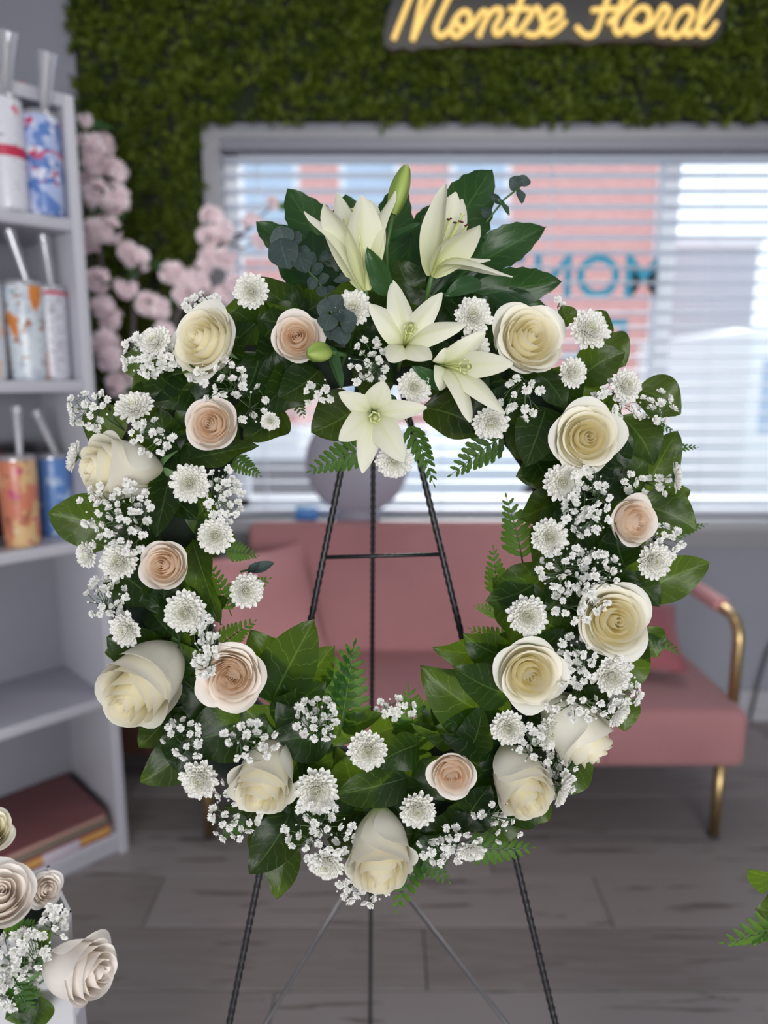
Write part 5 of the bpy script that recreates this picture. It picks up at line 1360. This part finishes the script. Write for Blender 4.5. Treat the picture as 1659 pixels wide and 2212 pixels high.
# ------------------------------------------------------------------ baby's breath
BLM = [blossom_mesh(s) for s in (1, 2, 3)]; BDM = small_bud_mesh()
def sprig(label, cx, cy, ex, ey, n, root_px, z=.785, seed=0, size=10.0, group='baby breath sprigs in the wreath', depth=.03):
    rnd = random.Random(seed * 31 + 7)
    B = W(root_px[0], root_px[1], z + .055)
    root = empty('baby_breath_sprig', B); tag(root, label, 'baby breath', group)
    # spread the heads so that they do not pile up
    pts = []
    tries = 0
    while len(pts) < n and tries < 4000:
        tries += 1
        a = rnd.uniform(0, 6.283); q = math.sqrt(rnd.random())
        x, y = cx + ex * q * math.cos(a), cy + ey * q * math.sin(a)
        if all((x - u) ** 2 + (y - w) ** 2 > (size * (1.35 if tries < 2500 else .9)) ** 2 for u, w, _ in pts):
            pts.append((x, y, z + rnd.uniform(-depth * .5, depth * .5)))
    P = [W(*p) for p in pts]
    st = MB()
    nn = max(2, n // 6)
    nodes = []
    for k in range(nn):
        c = P[rnd.randrange(len(P))]
        node = B.lerp(c, rnd.uniform(.5, .75)) - AX_F * .004
        nodes.append(node)
        mid = B.lerp(node, .5) + V(rnd.uniform(-.004, .004), rnd.uniform(-.004, .004), .003)
        st.tube([B - B, mid - B, node - B], [.0008, .0007, .0006], 4)
    for p, q in zip(P, pts):
        nd = min(nodes, key=lambda m: (m - p).length)
        mid = nd.lerp(p, .55) + V(rnd.uniform(-.003, .003), rnd.uniform(-.003, .003), .002)
        st.tube([nd - B, mid - B, p - B], [.00055, .0005, .0004], 4)
        d = ((p - mid).normalized() * .5 + V(rnd.uniform(-.8, .8), rnd.uniform(-.8, .8), 1.0).normalized()).normalized()
        bud = rnd.random() < .14
        s = S(size, q[2]) * (rnd.uniform(.45, .6) if bud else rnd.uniform(.78, 1.18))
        link('flower_bud' if bud else 'blossom', BDM if bud else BLM[rnd.randrange(3)], root, Matrix.Translation(-B) @ frame(p, d, roll=rnd.uniform(0, 6), scale=s))
        if rnd.random() < .35:
            e = mid + V(rnd.uniform(-.012, .012), rnd.uniform(-.012, .012), .004); st.tube([mid - B, e - B], .0004, 4)
    link('stems', st.mesh('baby_breath_stems', MAT['thinstem']), root, kind='stuff')
G = [
    ('behind the first cream rose at its crown', 437, 655, 40, 22, 15, (470, 690), .825), ('thick, fanning out from the first cream rose toward the shelf', 322, 768, 60, 45, 38, (390, 800), .80), ('outermost, reaching furthest toward the shelf', 195, 885, 50, 42, 20, (270, 930), .81),
    ('loose, between the seen-from-above bloom and the sideways rose', 325, 945, 50, 38, 16, (370, 930), .785), ('loose, in the dark gap under the first cream rose', 470, 820, 60, 48, 18, (500, 850), .785), ('sparse, beside the small inner edge bloom', 545, 870, 40, 45, 8, (570, 850), .80),
    ('thick, right below the sideways cream rose', 250, 1095, 82, 58, 42, (300, 1150), .775), ('beside the bloom under the single bright leaf', 483, 1068, 42, 62, 28, (440, 1110), .79), ('resting on the bloom that touches the middle blush rose', 262, 1168, 60, 26, 12, (300, 1180), .765),
    ('outermost below the middle blush rose', 228, 1292, 46, 44, 22, (300, 1310), .82), ('between the drooping rose and the peach blush rose', 445, 1395, 30, 70, 28, (450, 1420), .775), ('scattered on dark leaves under the drooping rose', 395, 1600, 48, 45, 15, (430, 1620), .79),
    ('over the shoulder of the nodding rose', 540, 1600, 60, 42, 20, (520, 1640), .76), ('on leaves near the upright ferns', 685, 1555, 48, 48, 26, (690, 1620), .79), ('tumbling off the lower outer edge', 505, 1750, 58, 68, 34, (560, 1720), .80),
    ('low, between the largest bloom and the lowest rose', 690, 1800, 78, 62, 36, (700, 1780), .785), ('lowest, trailing under the lowest rose', 785, 1925, 62, 30, 20, (800, 1850), .82), ('in the dark gap under the star shaped lily', 795, 780, 42, 58, 18, (810, 830), .80),
    ('sparse, over the dark leaf by the opening', 690, 850, 30, 34, 8, (700, 840), .81), ('sparse, below the large cream rose near the lilies', 1130, 860, 48, 46, 13, (1150, 830), .81), ('around the outer shoulder bloom by the blinds', 1335, 865, 55, 45, 20, (1300, 880), .80), ('tipping out over the bright leaf by the blinds', 1420, 880, 42, 35, 13, (1360, 900), .82),
    ('thick, between swirled rose and pale blush rose', 1268, 1085, 55, 72, 42, (1270, 1120), .785), ('thick, across the middle of the far flank', 1252, 1232, 92, 52, 54, (1270, 1220), .785), ('on the outer edge under the pale blush rose', 1430, 1170, 45, 40, 20, (1390, 1190), .81), ('over the biggest cream rose top edge', 1250, 1310, 70, 32, 14, (1230, 1300), .775),
    ('between biggest rose and golden centred rose', 1240, 1430, 50, 60, 26, (1230, 1450), .79), ('outer edge under the biggest rose', 1345, 1480, 38, 60, 24, (1310, 1480), .80), ('draped over the head down rose', 1250, 1530, 70, 26, 18, (1230, 1500), .77), ('between two lower blooms by the head down rose', 1145, 1605, 42, 40, 14, (1150, 1580), .78),
    ('at the lower outer edge behind the turned bloom', 1200, 1670, 45, 62, 28, (1170, 1660), .805), ('loose, below the small blush rose', 1080, 1775, 60, 45, 15, (1060, 1750), .80), ('loose, at the bottom near the nodding bloom', 970, 1830, 70, 42, 22, (980, 1790), .795), ('peeping over the inner bottom edge before the sofa seat', 855, 1530, 42, 22, 14, (870, 1580), .83), ('a lone tip above the large cream rose', 1210, 652, 10, 10, 2, (1200, 690), .86), ('around the edge-on outermost bloom', 1400, 1040, 55, 35, 12, (1360, 1060), .82)]
for i, (lb, cx_, cy_, ex, ey, n, rp, z) in enumerate(G):
    sprig('baby breath sprig ' + lb, cx_, cy_, ex, ey, n, rp, z, i + 1, 10.5)

# ------------------------------------------------------------------ second arrangement at the lower left: pedestal, box, flowers
pd = empty('white_pedestal', W(52, 2160, .95)); pd.location.z = 0
tag(pd, 'white square pedestal under the flower box in the lower corner', 'pedestal')
M_WBOX = plain('white_card_box', (.62, .62, .66), .45, var=.03)
ztop = W(60, 2212, .95).z - .02
mb = beveled(-.055, .055, -.055, .055, .03, ztop, .004); link('column', mb.mesh('column', M_WHITE), pd)
mb = beveled(-.15, .15, -.15, .15, 0, .03, .004); link('plinth', mb.mesh('plinth', M_WHITE), pd)
fb = empty('flower_box', Vector((pd.location.x, pd.location.y, ztop))); tag(fb, 'white folded card flower box in the lower corner', 'box')
hh = W(140, 1950, .93).z - ztop
fb.rotation_euler[2] = math.radians(38)
for k in range(4):
    a = math.pi / 2 * k
    mb = MB()
    q = .050
    mb.add([(-q, -q, 0), (q, -q, 0), (q * 1.12, -q * 1.12, hh), (-q * 1.12, -q * 1.12, hh), (-q, -q + .004, 0), (q, -q + .004, 0), (q * 1.12, -q * 1.12 + .004, hh), (-q * 1.12, -q * 1.12 + .004, hh)],
           [(0, 1, 2, 3), (7, 6, 5, 4), (0, 4, 5, 1), (1, 5, 6, 2), (2, 6, 7, 3), (3, 7, 4, 0)])
    link('side_panel', mb.mesh('box_side', M_WBOX, False), fb, Matrix.Rotation(a, 4, 'Z'))
mb = MB(); mb.box(-.047, .047, -.047, .047, .0, hh * .8); link('foam_block', mb.mesh('foam_block', MAT['foam'], False), fb)
gb = 'roses in the flower box'
rose('tallb', 168, 2094, 90, (.92, .08, .32), .9, 'pale peach rose in side view leaning out of the flower box', .86, gb)
rose('tightp', 0, 1938, 82, (.38, .68, .55), 2.0, 'large pale blush rose at the picture edge over the flower box', .86, gb)
rose('openp', 97, 1922, 38, (.75, .3, .6), 1.2, 'small pale rose tucked behind the large blush one', .90, gb)
rose('tall', -24, 1800, 64, (.45, .5, .5), 2.2, 'creamy petals of a rose almost cut off by the picture edge', .88, gb)
LB = [(60, 2120, -20, 2010, 90), (80, 2140, 10, 2200, 90), (70, 2060, 110, 2010, 60), (40, 2050, -30, 2080, 90), (85, 2150, 60, 2230, 70)]
fol = empty('box_foliage', W(50, 2100, .90)); tag(fol, 'dark green leaves between the roses of the flower box', 'foliage')
for a in LB: leaf(a[0], a[1], a[2], a[3], a[4], .90, .885, .1, par=fol)
fern('fern frond at the bottom of the flower box', 20, 2080, 62, 2190, .88, None, .1, 0, 'fern fronds of the flower box', 1.5)
fern('fern frond across the middle of the flower box', 10, 2130, 95, 2130, .885, None, .1, 1, 'fern fronds of the flower box', 1.2)
fern('fern frond under the large blush rose of the flower box', 0, 2020, 90, 1995, .885, None, .1, 2, 'fern fronds of the flower box', 1.2)
sprig('baby breath sprig massed in the flower box below the large blush rose', 55, 2062, 62, 52, 40, (50, 2120), .855, 91, 12, 'baby breath in the flower box')
sprig('baby breath sprig at the flower box bottom edge', 15, 2140, 35, 40, 12, (40, 2170), .86, 92, 12, 'baby breath in the flower box')
sprig('baby breath sprig standing up against the white box side', 120, 1995, 32, 38, 10, (80, 2040), .87, 93, 11, 'baby breath in the flower box')

# ------------------------------------------------------------------ greenery entering at the lower right, from a tall vase beyond the frame
vz = W(1880, 2000, .86); vz.z = 0
va = empty('tall_vase', vz); tag(va, 'tall grey floor vase just beyond the picture edge', 'vase')
vh = W(1880, 2080, .86).z
mb = MB(); mb.lathe([(0, 0), (.08, 0), (.085, .01), (.06, vh * .5), (.075, vh - .02), (.078, vh), (.07, vh), (.055, vh * .5), (0, .03)], 28); link('body', mb.mesh('vase_body', plain('grey_ceramic', (.3, .3, .33), .4, var=.08)), va)
mb = MB(); mb.lathe([(.079, vh - .004), (.083, vh), (.079, vh + .004), (.075, vh)], 28); link('rim', mb.mesh('vase_rim', plain('grey_ceramic_rim', (.35, .35, .38), .4)), va)
gs = empty('leafy_spray', W(1870, 2060, .86)); tag(gs, 'broad green leaves reaching in at the lower picture edge', 'foliage')
mb = MB(); o_ = gs.matrix_world.translation; mb.tube([Vector((0, 0, 0)), W(1730, 1960, .85) - o_, W(1690, 1900, .84) - o_], .002, 6); link('stem', mb.mesh('spray_stem', MAT['stem']), gs)
leaf(1705, 1900, 1614, 1880, 85, .84, .82, .5, 2, par=gs); leaf(1720, 1950, 1632, 1965, 70, .84, .83, -.3, 0, par=gs); leaf(1730, 1960, 1690, 1850, 90, .85, .84, 0, 1, par=gs)
fern('fern frond reaching in at the lower picture edge', 1740, 1975, 1552, 2010, .86, None, .1, 0, 'fern fronds at the picture edge', 1.0)
fern('fern frond drooping under the broad leaves at the picture edge', 1690, 1955, 1622, 2045, .865, None, .1, 1, 'fern fronds at the picture edge', 1.1)
scene.cycles.max_bounces = 8
scene.cycles.diffuse_bounces = 6
scene.cycles.glossy_bounces = 3
scene.cycles.transmission_bounces = 4
scene.cycles.transparent_max_bounces = 8
scene.cycles.caustics_reflective = False
scene.cycles.caustics_refractive = False
